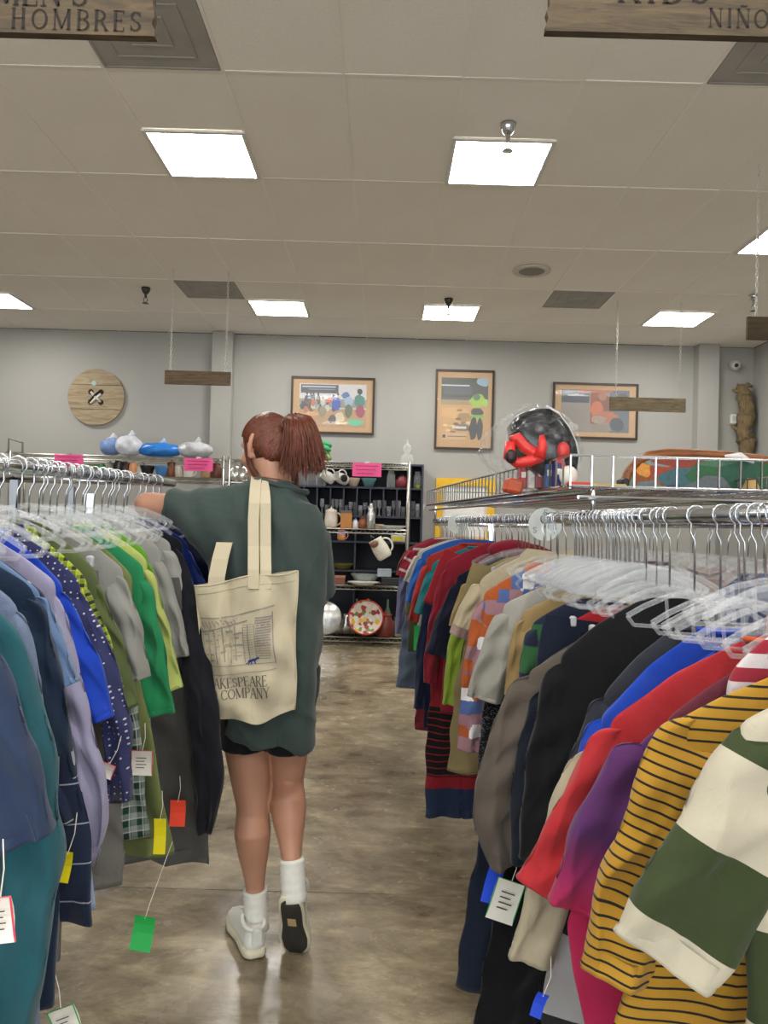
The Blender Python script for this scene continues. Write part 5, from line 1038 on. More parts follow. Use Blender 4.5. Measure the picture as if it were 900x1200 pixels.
# ============================================================ THINGS ON THE BASKET SHELF
def onshelf(px_, Y, dz=.004): v = P(px_, 560, Y); return (v.x, Y, zb+dz)
RED = plain('d8322c', .35, 0, .04); DARK = plain('07090f', .2, 0, .3, 14, 1.0); FILM = glassy('crinkled_film', clear=.985, rough=.05, scale=22, white=(.7, .7, .72), edge=.5, blend=.12)
t = thing('bagged_ride_toy', 'navy and red padded toy seat wrapped in clear crinkled plastic on the basket shelf', 'toy', onshelf(630, 2.72)); B0 = Vector(t.location)
def rl(px_, py_, Y=2.72): return P(px_, py_, Y)-B0
mb = MB(); pts = [rl(*q) for q in ((596, 500), (606, 487), (622, 480), (638, 480), (650, 487), (662, 503), (670, 520), (674, 540), (670, 560), (650, 566), (630, 562), (612, 545), (600, 525))]
n = len(pts); cen = sum(pts, Vector())/n; v = []; 
for d_, k_ in ((-.10, .72), (-.085, .92), (-.03, 1.0), (.04, 1.0), (.09, .92), (.105, .7)): v += [cen+(p-cen)*k_+Vector((0, d_, 0)) for p in pts]
f = [(r*n+k, r*n+(k+1) % n, (r+1)*n+(k+1) % n, (r+1)*n+k) for r in range(5) for k in range(n)]+[tuple(range(n-1, -1, -1)), tuple(5*n+k for k in range(n))]
o = mb.add(v, f).obj('padded_shell', DARK, t, True)
mb = MB().tube([p+Vector((0, -.03, 0))+(p-cen).normalized()*.006 for p in pts[3:9]], .006, 6); mb.obj('edge_trim', plain('d9dadd', .3), t, True)
mb = MB().ell(rl(602, 518, 2.66), (.05, .05, .07)); 
MB().tube([rl(*q, 2.58) for q in ((598, 518), (597, 535), (606, 543), (622, 540), (632, 536), (637, 525))], [.018, .022, .018, .02, .022, .013], 10).obj('red_harness', RED, t, True)
MB().tube([rl(*q, 2.58) for q in ((599, 516), (606, 513), (614, 523), (624, 530), (634, 534))], [.016, .02, .02, .02, .016], 10).obj('red_harness', RED, t, True)
MB().tube([rl(*q, 2.56) for q in ((632, 536), (636, 522), (635, 510))], [.02, .016, .008], 10).obj('red_strap', RED, t, True)
MB().ell(rl(599, 535, 2.55), (.02, .015, .024)).obj('dark_hub', plain('2a1418', .4), t, True)
for q in ((660, 528), (656, 548)): MB().ell(rl(*q, 2.62), (.022, .02, .03)).obj('red_patch', RED, t, True)
MB().box(rl(601, 570, 2.75), (.06, .1, .05), ry=.2, bev=.008).obj('orange_base', plain('d0582c', .5), t)
mb = MB().ell((0, 0, 0), (1, 1, 1), 46, 30); va = np.array(mb.v); r_ = np.random.default_rng(5); ph = r_.uniform(0, 6, 6)
cb = np.array(rl(628, 526)); k = 1+.05*np.sin(va[:, 0]*7+ph[0]+va[:, 2]*5)*np.cos(va[:, 2]*9+ph[1])+.035*np.sin(va[:, 0]*19+va[:, 1]*15+ph[2])+.02*np.sin(va[:, 2]*33+va[:, 0]*21)+r_.uniform(-.022, .022, len(va))
lob = np.clip(-va[:, 0], 0, 1)*.35*np.exp(-((va[:, 2]+.0)/.7)**2)
va = va*k[:, None]; va[:, 0] = va[:, 0]*.155-lob*.13; va[:, 1] *= .17; va[:, 2] *= .152
mb.v = [tuple(q+cb) for q in va]; mb.obj('plastic_wrap', FILM, t, False)
# painted board with a wooden rim
Yb = 3.35; a = P(735, 578, Yb); t = thing('painted_board', 'large painted wooden board with a curved brown rim standing on the basket shelf', 'board', (a.x, Yb, zb+.004)); B0 = Vector(t.location)
out = [(732, 578), (733, 566), (738, 553), (748, 541), (762, 534), (785, 531), (815, 532), (850, 534), (890, 538), (930, 544), (960, 556), (975, 580)]
pl = [((P(*q, Yb)-B0).x, max(0, (P(*q, Yb)-B0).z)) for q in out]
WR = wood('rim_wood', '5a2e16', 'a5632c', 5, .4)
MB().prism(pl, 0, .04).obj('panel', plain('5d7a6a', .5), t)
for i in range(len(pl)-1):
    pass
MB().tube([(x, .015, z) for x, z in pl], .022, 8).obj('rim', WR, t, True)
cx0 = sum(p[0] for p in pl)/len(pl); mb = MB(); pm = colmat('paint_patch', .5)
def blob(u, v, a_, c_, col, k=[0]):
    k[0] += 1; y = -.001-.00006*k[0]; W = pl[-1][0]; H = max(p[1] for p in pl); 
    mb.add([(u*W+math.cos(q)*a_*(1+.2*math.sin(3*q+k[0])), y, max(.005, min(H*.93, v*H+math.sin(q)*c_*(1+.15*math.cos(4*q+k[0]))))) for q in [2*PI*i/18 for i in range(18)]], [tuple(range(18))], col=rgb(col))
for q in ((.12, .5, .1, .06, '8f4e22'), (.1, .25, .06, .03, '6c787c'), (.2, .62, .11, .04, '9a4127'), (.16, .8, .06, .02, '7c8983'), (.3, .45, .12, .06, '3d636a'), (.26, .8, .12, .02, '893b28'), (.22, .14, .07, .035, '4b3a63'), (.33, .12, .05, .03, '3f2f55'), (.42, .6, .12, .05, '2e5f3b'), (.45, .3, .14, .05, '61666b'), (.52, .8, .14, .02, '466f52'), (.52, .14, .06, .03, '8b4a5a'), (.6, .55, .14, .07, '24523e'), (.64, .22, .1, .04, '4f635f'), (.74, .5, .12, .08, '245731'), (.86, .4, .1, .06, '3b6b3e'), (.08, .62, .03, .03, 'd9903a'), (.8, .12, .08, .03, '46604a')): blob(*q)
mb.obj('painting', pm, t, cols=True)
MB().tube([(pl[8][0]-.16, -.02, pl[8][1]+.005), (pl[8][0]-.1, -.03, pl[8][1]+.01), (pl[8][0]-.04, -.03, pl[8][1]-.02)], [.008, .016, .006], 6).obj('tape_strip', plain('e8e6e2', .5), t, True)
t = thing('yellow_book', 'flat yellow and brown board lying left of the painted board', 'box', onshelf(705, 3.0)); MB().box((0, 0, .03), (.16, .12, .018), bev=.003).obj('cover', plain('d8b860', .5), t); MB().box((0, 0, .014), (.15, .11, .014)).obj('base', plain('6a3c24', .6), t)
t = thing('dark_block', 'small dark block standing at the left end of the painted board', 'box', onshelf(730, 3.1)); MB().box((0, 0, .035), (.03, .08, .07), bev=.006).obj('body', plain('23232e', .5), t)
t = thing('white_ball_toy', 'small white rounded toy in the near left corner of the basket shelf', 'toy', onshelf(666, 2.5)); MB().ell((0, 0, .035), (.03, .03, .034)).obj('ball', plain('e3dccf', .5), t, True); MB().box((.03, 0, .008), (.08, .06, .014), bev=.004).obj('red_base', plain('c23c30', .5), t)
for i, (px_, c, Y) in enumerate(((612, 'b03a3c', 2.75), (622, 'd9d4cc', 2.72), (632, '8c3038', 2.68), (642, '4a6a9a', 2.62), (652, '2a2c6a', 2.55))):
    t = thing('small_box', ('dark red', 'white', 'wine red', 'light blue', 'navy')[i]+' small box standing in the left side of the wire basket', 'box', onshelf(px_, Y)); MB().box((0, 0, .04), (.022, .05, .08), bev=.003).obj('body', plain(c, .4), t); MB().box((0, -.026, .05), (.016, .002, .02)).obj('label', plain('e6e2dc', .5), t)
for i, (px_, c, Y) in enumerate(((832, '7fae2c', 3.6), (776, '5c4a3a', 3.5), (880, 'c8a468', 3.3))):
    v = P(px_, 592, Y); t = thing('shelf_item', ('lime green', 'dark brown', 'tan')[i]+' small object seen under the wire basket', 'ornament', (v.x, Y, v.z-.03)); t.location.z = 1.36
    MB().lathe([(.02, 0), (.035, .02), (.035, .06), (.015, .1), (.001, .1)], 12).obj('body', plain(c, .5), t, True); t.location = onshelf(px_, Y)
# ============================================================ THE PERSON
WX, WY = -.37, 2.50
W0 = thing('person', 'person seen from behind in dark green t-shirt and black shorts, auburn ponytail, reaching left', 'person', (WX, WY, 0))
def lp(px_, py_, dy=0):                        # local point of the figure
    v = P(px_, py_, WY+dy); return Vector((v.x-WX, dy, v.z))
def loft(mb, rings, n=20):
    """rings: (centre, rx, ry[, axis frame])"""
    v = []; m = len(rings)
    for i, r in enumerate(rings):
        c = Vector(r[0]); a = Vector(rings[min(i+1, m-1)][0])-Vector(rings[max(i-1, 0)][0]); a.normalize()
        yv = Vector(r[3]) if len(r) > 3 else Vector((0, 1, 0)); xv = yv.cross(a).normalized(); yv = a.cross(xv).normalized()
        for k in range(n): q = 2*PI*k/n; v.append(c+xv*math.cos(q)*r[1]+yv*math.sin(q)*r[2])
    f = [(i*n+k, i*n+(k+1) % n, (i+1)*n+(k+1) % n, (i+1)*n+k) for i in range(m-1) for k in range(n)]
    f += [tuple(range(n-1, -1, -1)), tuple((m-1)*n+k for k in range(n))]
    return mb.add(v, f)
def remesh(name, mb, mat, parent, vox, smooth=2, fn=None):
    o = mb.obj(name, mat, None); md = o.modifiers.new('r', 'REMESH'); md.mode = 'VOXEL'; md.voxel_size = vox
    if smooth: s_ = o.modifiers.new('s', 'SMOOTH'); s_.factor = .5; s_.iterations = smooth
    bpy.context.view_layer.update(); me = bpy.data.meshes.new_from_object(o.evaluated_get(bpy.context.evaluated_depsgraph_get()))
    bpy.data.objects.remove(o); me.name = name
    n = len(me.vertices); co = np.empty(n*3, dtype=np.float32); me.vertices.foreach_get('co', co); co = co.reshape(-1, 3)
    if fn is not None:
        no = np.empty(n*3, dtype=np.float32); me.vertex_normals.foreach_get('vector', no); no = no.reshape(-1, 3)
        co = fn(co.astype(float), no.astype(float)); me.vertices.foreach_set('co', co.astype(np.float32).ravel())
    uv = me.uv_layers.new(name='UV'); idx = np.empty(len(me.loops), dtype=np.int32); me.loops.foreach_get('vertex_index', idx); uv.data.foreach_set('uv', co[idx][:, [0, 2]].astype(np.float32).ravel())
    me.shade_smooth(); me.materials.clear(); me.materials.append(mat); me.update(); return link(name, me, parent)
m, nt, b = newmat('skin'); tc = N(nt, 'ShaderNodeTexCoord'); no_ = N(nt, 'ShaderNodeTexNoise', i_Scale=9.0, i_Detail=5.0); L(nt, tc.outputs['Object'], no_.inputs[0])
L(nt, mixc(nt, no_.outputs[0], srgb('a6765e'), srgb('bd8d74')), b.inputs['Base Color']); b.inputs['Roughness'].default_value = .5; b.inputs['Subsurface Weight'].default_value = .12
b.inputs['Subsurface Radius'].default_value = (.012, .005, .003); b.inputs['Subsurface Scale'].default_value = 1.0
SKIN = m
body = MB()
# landmarks
HIPZ = .86
lh, rh = Vector((-.075, .0, .84)), Vector((.075, .0, .84))
lk, rk = lp(296, 943), lp(337, 915, .05); la, ra = lp(299, 1042, .02), lp(342, 1010, -.07)
lheel = lp(300, 1100, -.0); rheel = lp(344, 1052, -.1)
def leg(hip, knee, ank, heel, thighw):
    def mixp(a, b_, f, off=(0, 0, 0)): return a.lerp(b_, f)+Vector(off)
    loft(body, [(hip+Vector((0, 0, .06)), .07, .075), (hip, .086, .092), (mixp(hip, knee, .3), .082, .086), (mixp(hip, knee, .6), .070, .072), (mixp(hip, knee, .88), .058, .058), (knee, .053, .054), (mixp(knee, ank, .1), .053, .056, (0, 1, 0)),
        (mixp(knee, ank, .3, (0, -.014, 0)), .059, .065), (mixp(knee, ank, .5, (0, -.012, 0)), .052, .055), (mixp(knee, ank, .75, (0, -.004, 0)), .039, .042), (mixp(knee, ank, .95), .031, .035), (mixp(ank, heel, .35), .029, .032), (mixp(ank, heel, .75), .028, .03)], 22)
leg(lh, lk, la, lp(301, 1085, .02), 1); leg(rh, rk, ra, lp(345, 1050, -.1), 1)
# feet (inside the shoes)
Lfoot = [Vector((.0, 0, 0)), Vector((-.05, .2, 0))]
# torso
loft(body, [((0, 0, .78), .13, .085), ((0, -.01, .84), .168, .118), ((0, -.012, .92), .172, .118), ((0, .0, 1.0), .145, .1), ((-.005, .005, 1.08), .132, .094), ((-.01, 0, 1.2), .148, .105), ((-.015, -.005, 1.3), .165, .108), ((-.02, 0, 1.37), .17, .09), ((-.02, .005, 1.42), .12, .07), ((-.015, .01, 1.455), .06, .055)], 26)
nk0 = lp(322, 592, .01); HC = lp(315, 524, .03)
loft(body, [((-.015, .0, 1.40), .075, .06), (nk0+Vector((0, 0, .02)), .058, .056), (lp(322, 562, .01), .054, .056), (HC+Vector((.01, -.02, -.05)), .056, .06), (HC, .05, .05)], 20)
# head, turned about 48 degrees to the left and bowed
yaw = math.radians(50); HM = Matrix.Rotation(yaw, 3, 'Z') @ Matrix.Rotation(-math.radians(12), 3, 'X')
def hd(x, y, z): return HC+HM @ Vector((x, y, z))
body.ell(HC, (.074, .092, .1), 24, 16, M=HM)                       # skull
body.ell(hd(0, -.015, .015), (.072, .085, .092), 24, 16, M=HM)
body.ell(hd(0, .035, -.055), (.055, .062, .062), 18, 12, M=HM)      # jaw
body.ell(hd(0, .078, -.1), (.026, .024, .02), 12, 10, M=HM)         # chin
for s_ in (-1, 1):
    body.ell(hd(s_*.036, .066, -.03), (.026, .026, .024), 12, 10, M=HM)
    body.tube([hd(s_*.012, .086, .022), hd(s_*.036, .08, .026), hd(s_*.054, .064, .018)], .009, 8)
body.tube([hd(0, .088, .015), hd(0, .104, -.014), hd(0, .112, -.034)], [.008, .011, .014], 10)
for s_ in (-1, 1): body.ell(hd(s_*.011, .1, -.038), (.009, .011, .008), 10, 8)
body.ell(hd(0, .094, -.064), (.026, .012, .008), 12, 8, M=HM); body.ell(hd(0, .092, -.076), (.022, .012, .008), 12, 8, M=HM)
for s_ in (-1, 1):                                                     # ears: rim, lobe, bowl
    pts = [hd(s_*(.075+.012*math.sin(q)), -.005-.016*math.cos(q*.9), .034*math.cos(q)-.002) for q in [PI*k/9 for k in range(10)]]
    body.tube(pts, [.006, .007, .008, .008, .008, .008, .007, .007, .009, .009], 8)
    body.ell(hd(s_*.074, .002, 0), (.008, .02, .028), 12, 10, M=HM)
    body.ell(hd(s_*.076, .004, -.034), (.008, .01, .012), 10, 8, M=HM)
# left arm, raised out to the rack
ls = Vector((-.165, .0, 1.405)); el = lp(172, 592, .05)+Vector((.012, 0, 0)); wr = el+Vector((-.03, .235, .02))
loft(body, [(Vector((-.09, 0, 1.37)), .06, .06, (0, 0, 1)), (ls, .058, .06, (0, 0, 1)), (ls.lerp(el, .35), .048, .05, (0, 0, 1)), (ls.lerp(el, .75), .042, .044, (0, 0, 1)), (el, .041, .043, (0, 0, 1)), (el+Vector((-.02, .035, .002)), .04, .042, (0, 0, 1))], 20)
body.ell(el+Vector((-.012, .008, 0)), (.043, .043, .043), 18, 14)
loft(body, [(el+Vector((-.01, -.01, 0)), .036, .038, (0, 0, 1)), (el.lerp(wr, .3), .04, .04, (0, 0, 1)), (el.lerp(wr, .65), .031, .032, (0, 0, 1)), (wr, .022, .028, (0, 0, 1)), (wr+Vector((0, .03, 0)), .022, .03, (0, 0, 1))], 18)
def hand(wr, fwd, palm, side, curl=.9):
    """fwd: direction of the fingers, palm: normal out of the palm, side: towards the thumb"""
    fwd, palm, side = fwd.normalized(), palm.normalized(), side.normalized()
    loft(body, [(wr, .014, .026, side), (wr+fwd*.03, .015, .036, side), (wr+fwd*.065, .014, .041, side), (wr+fwd*.088, .011, .038, side)], 16)
    for k, (ln, o_) in enumerate(((.072, .03), (.08, .01), (.074, -.011), (.058, -.031))):
        p = wr+fwd*.082+side*o_; d_ = fwd.copy(); pts = [p-fwd*.02, p]; c = curl*(1+.1*k)
        for f_ in (.42, .32, .26): 
            ang = c*(.75 if f_ > .4 else .95); d_ = (d_*math.cos(ang)+palm*math.sin(ang)).normalized(); p = p+d_*ln*f_; pts.append(p)
            palm_ = palm
            palm = (palm*math.cos(ang)-fwd*math.sin(ang)).normalized() if False else palm
        body.tube(pts, [.0095, .0095, .009, .008, .0068], 10)
    p = wr+fwd*.022+side*.03; body.tube([p-side*.012, p+side*.014+fwd*.014+palm*.01, p+side*.014+fwd*.04+palm*.024, p+side*.004+fwd*.062+palm*.03], [.014, .012, .0105, .008], 10)
hand(wr+Vector((0, .025, 0)), Vector((-.1, 1, .25)), Vector((.3, .1, -1)), Vector((1, .1, .2)), .8)
# right arm, bent in front of the body
rs = Vector((.115, .0, 1.36)); re = Vector((.15, .1, 1.13)); rw = Vector((-.02, .26, 1.16))
loft(body, [(Vector((.05, 0, 1.36)), .05, .05), (rs, .048, .05), (rs.lerp(re, .4), .047, .047), (rs.lerp(re, .85), .041, .041), (re, .04, .04)], 18); body.ell(re, (.042, .042, .042), 16, 12)
loft(body, [(re, .037, .037), (re.lerp(rw, .3), .038, .038), (re.lerp(rw, .7), .03, .03), (rw, .023, .027)], 18)
hand(rw, Vector((-1, .55, .12)), Vector((-.3, -.4, -1)), Vector((.3, .8, .3)), .6)
remesh('body', body, SKIN, W0, .0048, 3)
# face details
EYE = plain('e9e4de', .2, 0, 0); IRIS = plain('4a3626', .2, 0, .02); LIP = plain('b5655c', .4, 0, .03)
for s_ in (-1, 1):
    e_ = MB().ell(hd(s_*.031, .077, .004), (.0135, .0125, .010), 14, 10, M=HM).obj('eye', EYE, W0, True); MB().ell(hd(s_*.031, .0885, .004), (.0055, .003, .0055), 12, 8, M=HM).obj('iris', IRIS, e_, True)
    MB().tube([hd(s_*.016, .094, .024), hd(s_*.034, .09, .029), hd(s_*.052, .074, .022)], [.0025, .003, .0018], 6).obj('eyebrow', plain('4c2416', .8), W0, True)
MB().tube([hd(-.024, .096, -.069), hd(0, .107, -.067), hd(.024, .096, -.069)], [.003, .006, .003], 8).obj('lips', LIP, W0, True)
# ---- T-shirt
SHIRT = cloth('41504c', 'plain')
ts = MB()
def sp(px_, py_): return lp(px_, py_)
def edge_x(px_, py_): return lp(px_, py_).x
rows = [(563, 297, 352, .060), (569, 288, 362, .074), (578, 275, 371, .09), (592, 262, 379, .105), (612, 250, 383, .12), (650, 244, 384, .13), (690, 246, 385, .14), (730, 250, 384, .15), (752, 252, 387, .16), (800, 256, 378, .155), (840, 262, 372, .15), (868, 266, 367, .145)]
rg = []
for (y_, xl_, xr_, ry) in rows:
    a, c = edge_x(xl_, y_), edge_x(xr_, y_); z = lp((xl_+xr_)/2, y_).z; rg.append((Vector(((a+c)/2, .0, z)), (c-a)/2, ry))
loft(ts, rg[::-1], 40)
# left sleeve: wide and drooping towards the armpit
s_top, s_bot = lp(197, 577), lp(200, 609)
loft(ts, [(lp(300, 630), .165, .09, (0, 1, 0)), (lp(275, 622), .152, .095, (0, 1, 0)), (lp(256, 613), .125, .09, (0, 1, 0)), (lp(238, 606), .096, .08, (0, 1, 0)), (lp(218, 599, .02), .068, .068, (0, 1, 0)), (lp(198, 592, .03), .050, .056, (0, 1, 0))], 28)
# right sleeve, folded against the side
loft(ts, [(Vector((.06, .0, 1.34)), .08, .08), (Vector((.125, .03, 1.31)), .08, .085), (Vector((.135, .08, 1.2)), .075, .085), (Vector((.14, .11, 1.14)), .075, .08)], 24)
def shirt_fn(co, no):
    x, y, z = co.T; back = np.clip(-no[:, 1], 0, 1)
    low = np.clip((1.32-z)/.3, 0, 1)
    a = .013*np.sin(x*30+1.2+z*4+y*8)*low+.006*np.sin(x*64-z*9+.4)*low
    d_ = (x+.02)*.8+(z-1.42)*.55                      # pulls that run from the shoulder down to the right
    a += .008*np.sin(d_*75+np.sin(z*12)*.8)*np.clip((z-.95)/.2, 0, 1)*np.exp(-((x-.02)/.14)**2)
    a += .006*np.sin((z*34)+x*20)*np.exp(-((x-.14)/.06)**2)*np.clip((1.15-z)/.2, 0, 1)
    arm = np.clip((-x-.17)/.06, 0, 1); a += arm*.0045*np.sin(x*60+z*40)
    hem = np.clip((.72-z)/.05, 0, 1)*.004
    cr_ = lambda q: (1-np.abs(np.sin(q)))**3
    a = a+(cr_((x+.05)*13+(z-1.3)*5+.6*np.sin(z*8))*.010+cr_((x-.02)*22-(z-1.2)*4+.5*np.sin(z*11+1))*.007-.004)*np.clip((1.42-z)/.25, 0, 1)+cr_(z*17+x*9+np.sin(x*12))*.005*np.clip((1.1-z)/.2, 0, 1)
    co[:, 2] -= np.clip((z-1.44)/.04, 0, 1)*.24*np.maximum(-.03, x-.0)
    co = co+no*(a+hem)[:, None]; co[:, 2] += np.clip((.95-co[:, 2])/.25, 0, 1)*np.clip(.02-co[:, 0]*.24, -.012, .06)
    return co
remesh('t_shirt', ts, SHIRT, W0, .0055, 4, shirt_fn)
# neckband
nbc = lp(331, 566, -.0); pts = []
for k in range(40):
    q = 2*PI*k/40; r_ = 1; pts.append((nbc.x+.08*math.cos(q), -.0+.068*math.sin(q), nbc.z-.004-.022*math.cos(q)-.008*max(0, -math.sin(q))-.02*max(0, math.sin(q))))
MB().tube(pts, .0085, 8, closed=True).obj('neckband', SHIRT, W0, True, uvs=True)
# sleeve hem
c_ = lp(199, 592.5, .03); MB().tube([(c_.x, c_.y+.058*math.cos(q), c_.z+.05*math.sin(q)) for q in [2*PI*k/32 for k in range(32)]], .004, 6, closed=True).obj('sleeve_hem', SHIRT, W0, True, uvs=True)
# ---- shorts
sh = MB(); loft(sh, [((-.0, -.012, .76), .16, .115), ((0, -.012, .84), .178, .128), ((0, -.012, .92), .18, .126)], 30)
for s_, (a_, b_) in ((-1, ((258, 314))), (1, (312, 364))):
    l_, r_ = edge_x(a_, 868), edge_x(b_, 868); c = (l_+r_)/2; hw = (r_-l_)/2
    loft(sh, [(Vector((c, -.01, lp(300, 874).z-(.004 if s_ > 0 else 0))), hw, .098), (Vector((c*.97, -.01, .72)), hw*.99, .104), (Vector((c*.95, -.012, .8)), hw, .112)], 26)
remesh('shorts', sh, cloth('101114'), W0, .006, 3)
# ---- socks and shoes
SOCK = plain('d8d6cc', .9, 0, .05, 60, .3); UP = plain('d9d8ce', .5, 0, .03, 30, .05); MID = plain('cfc7ac', .5, 0, .04); OUT = plain('2b2824', .7, 0, .08); GUM = plain('b09468', .6)
def sock(a, h_, name='sock'):
    mb = MB(); rr = []; n = 16
    ps = [a.lerp(h_, k/(n-1)) for k in range(n)]
    loft(mb, [(p, .0385+.0016*math.sin(k*2.6)+.001*k/n, .042+.0016*math.sin(k*2.1)) for k, p in enumerate(ps)], 22); mb.obj('sock', SOCK, W0, True)
sock(la+Vector((0, 0, .0)), lp(300.5, 1088, .02)); sock(ra+Vector((0, 0, .01)), lp(345, 1055, -.09))
def shoe(M, loc):
    """shoe along +y in its own frame, heel at the origin, sole at z = 0"""
    def T(v): return Vector(loc)+M @ Vector(v)
    def outl(f_, k_=1):                        # half width along the foot
        return k_*np.interp(f_, [0, .06, .2, .45, .7, .88, 1.0], [.018, .034, .037, .036, .047, .042, .016])
    n = 22; Ls = .265
    root = MB(); prof = []
    def shell(zs, mat, name, parent, smooth=True):
        v = []; m_ = len(zs)
        for (zz, k_, e_) in zs:
            top = []
            for i in range(n): f_ = i/(n-1); top.append((outl(f_, k_)+e_*0, -e_+(Ls+2*e_)*f_, zz(f_) if callable(zz) else zz))
            ring = top+[(-p[0], p[1], p[2]) for p in reversed(top)]; v += [T(p) for p in ring]
        r_ = 2*n; f = [(i*r_+k, i*r_+(k+1) % r_, (i+1)*r_+(k+1) % r_, (i+1)*r_+k) for i in range(m_-1) for k in range(r_)]
        for i in range(n-1): f.append((i, i+1, 2*n-2-i, 2*n-1-i)[::-1]); b0 = (m_-1)*r_; f.append((b0+i, b0+i+1, b0+2*n-2-i, b0+2*n-1-i))
        return MB().add(v, f).obj(name, mat, parent, smooth)
    up = shell([(.028, .96, -.002), (.045, .97, .0), (lambda f_: np.interp(f_, [0, .3, .55, .8, 1], [.07, .07, .066, .058, .042]), .9, -.004), (lambda f_: np.interp(f_, [0, .12, .3, .5, .75, 1], [.098, .092, .092, .082, .066, .046]), .7, -.012), (lambda f_: np.interp(f_, [0, .12, .3, .5, .75, 1], [.1, .094, .1, .09, .07, .048]), .45, -.022)], UP, 'shoe', W0)
    shell([(.006, 1.06, .003), (.012, 1.1, .006), (.03, 1.08, .005), (.033, 1.0, .0)], MID, 'midsole', up); shell([(-.001, .84, -.01), (.003, .88, -.008), (.008, .92, -.004)], OUT, 'outsole', up)
    loftp = [T((.0, .01, .02)), ]
    MB().add([T(p) for p in ((-.016, -.006, .05), (.016, -.006, .05), (.016, -.002, .1), (-.016, -.002, .1), (-.014, -.009, .05), (.014, -.009, .05), (.014, -.005, .1), (-.014, -.005, .1))], [(0, 1, 2, 3), (4, 7, 6, 5), (0, 4, 5, 1), (3, 2, 6, 7), (0, 3, 7, 4), (1, 5, 6, 2)]).obj('heel_tab', plain('c9cabf', .5), up)
    for k in range(4): y = .11+.028*k; z = .098-.011*k; MB().tube([T((-.024, y, z-.008)), T((0, y+.004, z+.004)), T((.024, y, z-.008))], .0032, 6).obj('lace', plain('e6e4dc', .8), up)
    MB().tube([T((.034*math.cos(q), .05+.05*math.sin(q), .1+.008*math.sin(q))) for q in [2*PI*k/24 for k in range(24)]], .0075, 8, closed=True).obj('ankle_collar', UP, up, True)
    mb = MB(); mb.add([T(p) for p in ((-.013, .08, -.0016), (.013, .08, -.0016), (.014, .115, -.0016), (-.014, .115, -.0016))], [(0, 1, 2, 3)[::-1]]); mb.obj('sole_patch', GUM, up)
c = lp(299, 1112, -.06); shoe(Matrix.Rotation(math.radians(24), 3, 'Z'), (c.x+.004, c.y+.0, 0))
tilt = math.radians(62); toe = lp(347, 1108, .0)
MR = Matrix.Rotation(math.radians(-6), 3, 'Z') @ Matrix.Rotation(-tilt, 3, 'X'); tipv = MR @ Vector((0, .235, 0)); shoe(MR, (toe.x-tipv.x, -.0-tipv.y-.02, .012-tipv.z))
# ---- necklace
c_ = lp(322, 570, .0); MB().tube([(c_.x+.063*math.cos(q), .005+.062*math.sin(q), c_.z+.022-.03*max(0, math.sin(q))-.012*math.cos(q)+.004*math.cos(q)) for q in [2*PI*k/36 for k in range(36)]], .0022, 6, closed=True).obj('necklace', plain('6a4028', .5, .2), W0, True)
# ---- hair
m, nt, b = newmat('hair'); tc = N(nt, 'ShaderNodeTexCoord'); no_ = N(nt, 'ShaderNodeTexNoise', i_Scale=60.0, i_Detail=4.0); L(nt, tc.outputs['Object'], no_.inputs[0])
L(nt, mixc(nt, no_.outputs[0], srgb('2e130b'), srgb('7d3d22')), b.inputs['Base Color']); b.inputs['Roughness'].default_value = .38; b.inputs['Specular IOR Level'].default_value = .45
HAIR = m
hr_ = random.Random(21); HR = (.083, .101, .108)
def scalp(az, el_, k=1.0):                      # az 0 = face, + to the figure's own left
    return Vector((-math.sin(az)*math.cos(el_)*HR[0]*k, math.cos(az)*math.cos(el_)*HR[1]*k, math.sin(el_)*HR[2]*k+.006))
TIE = Vector((.0, -.098, .048))
mb = MB().ell(hd(0, -.012, .008), (.0785, .0865, .1015), 30, 20, M=HM)
mb.obj('hair', plain('321409', .6, 0, .08, 60), W0, True); HO = [o for o in W0.children if o.name.startswith('hair')][0]
def hairline(az):                               # lowest elevation of the hair for each direction
    a_ = abs(az); return np.interp(a_, [0, .6, 1.15, 1.45, 1.75, 2.2, PI], [.62, .5, .28, .02, -.3, -.72, -.78])
mb = MB()
for i in range(2400):
    az = hr_.uniform(-PI, PI); lo = hairline(az); e0 = lo+abs(hr_.gauss(0, .10)) if hr_.random() < .6 else hr_.uniform(lo, 1.3)
    s0 = scalp(az, e0, .97); pts = []; n_ = 9; lift = hr_.uniform(0, .008); tj = TIE+Vector((hr_.uniform(-.014, .014), 0, hr_.uniform(-.014, .014)))
    for k in range(n_):
        f_ = k/(n_-1); p = s0.lerp(tj, f_); q = Vector((p.x/HR[0], p.y/HR[1], (p.z-.006)/HR[2])); l_ = q.length or 1
        kk = (1.0+lift*2*math.sin(PI*f_)); kk = kk*(1-f_**6)+l_*f_**6; q = q*(kk/l_); pts.append(hd(q.x*HR[0], q.y*HR[1], q.z*HR[2]+.006))
    mb.tube(pts, [.0009]+[.0021]*(n_-2)+[.0016], 4, caps=False)
mb.obj('hair_strands', HAIR, W0, True)
tie = hd(*TIE)
MB().tube([tie+HM @ Vector((.019*math.cos(q), -.008, .019*math.sin(q))) for q in [2*PI*k/20 for k in range(20)]], .006, 8, closed=True).obj('hair_tie', plain('241410', .7), W0, True)
mb = MB(); dn = Vector((.012, .0, -.13)); outv = HM @ Vector((.0, -1, .25))
t0 = lp(344, 487, -.05)
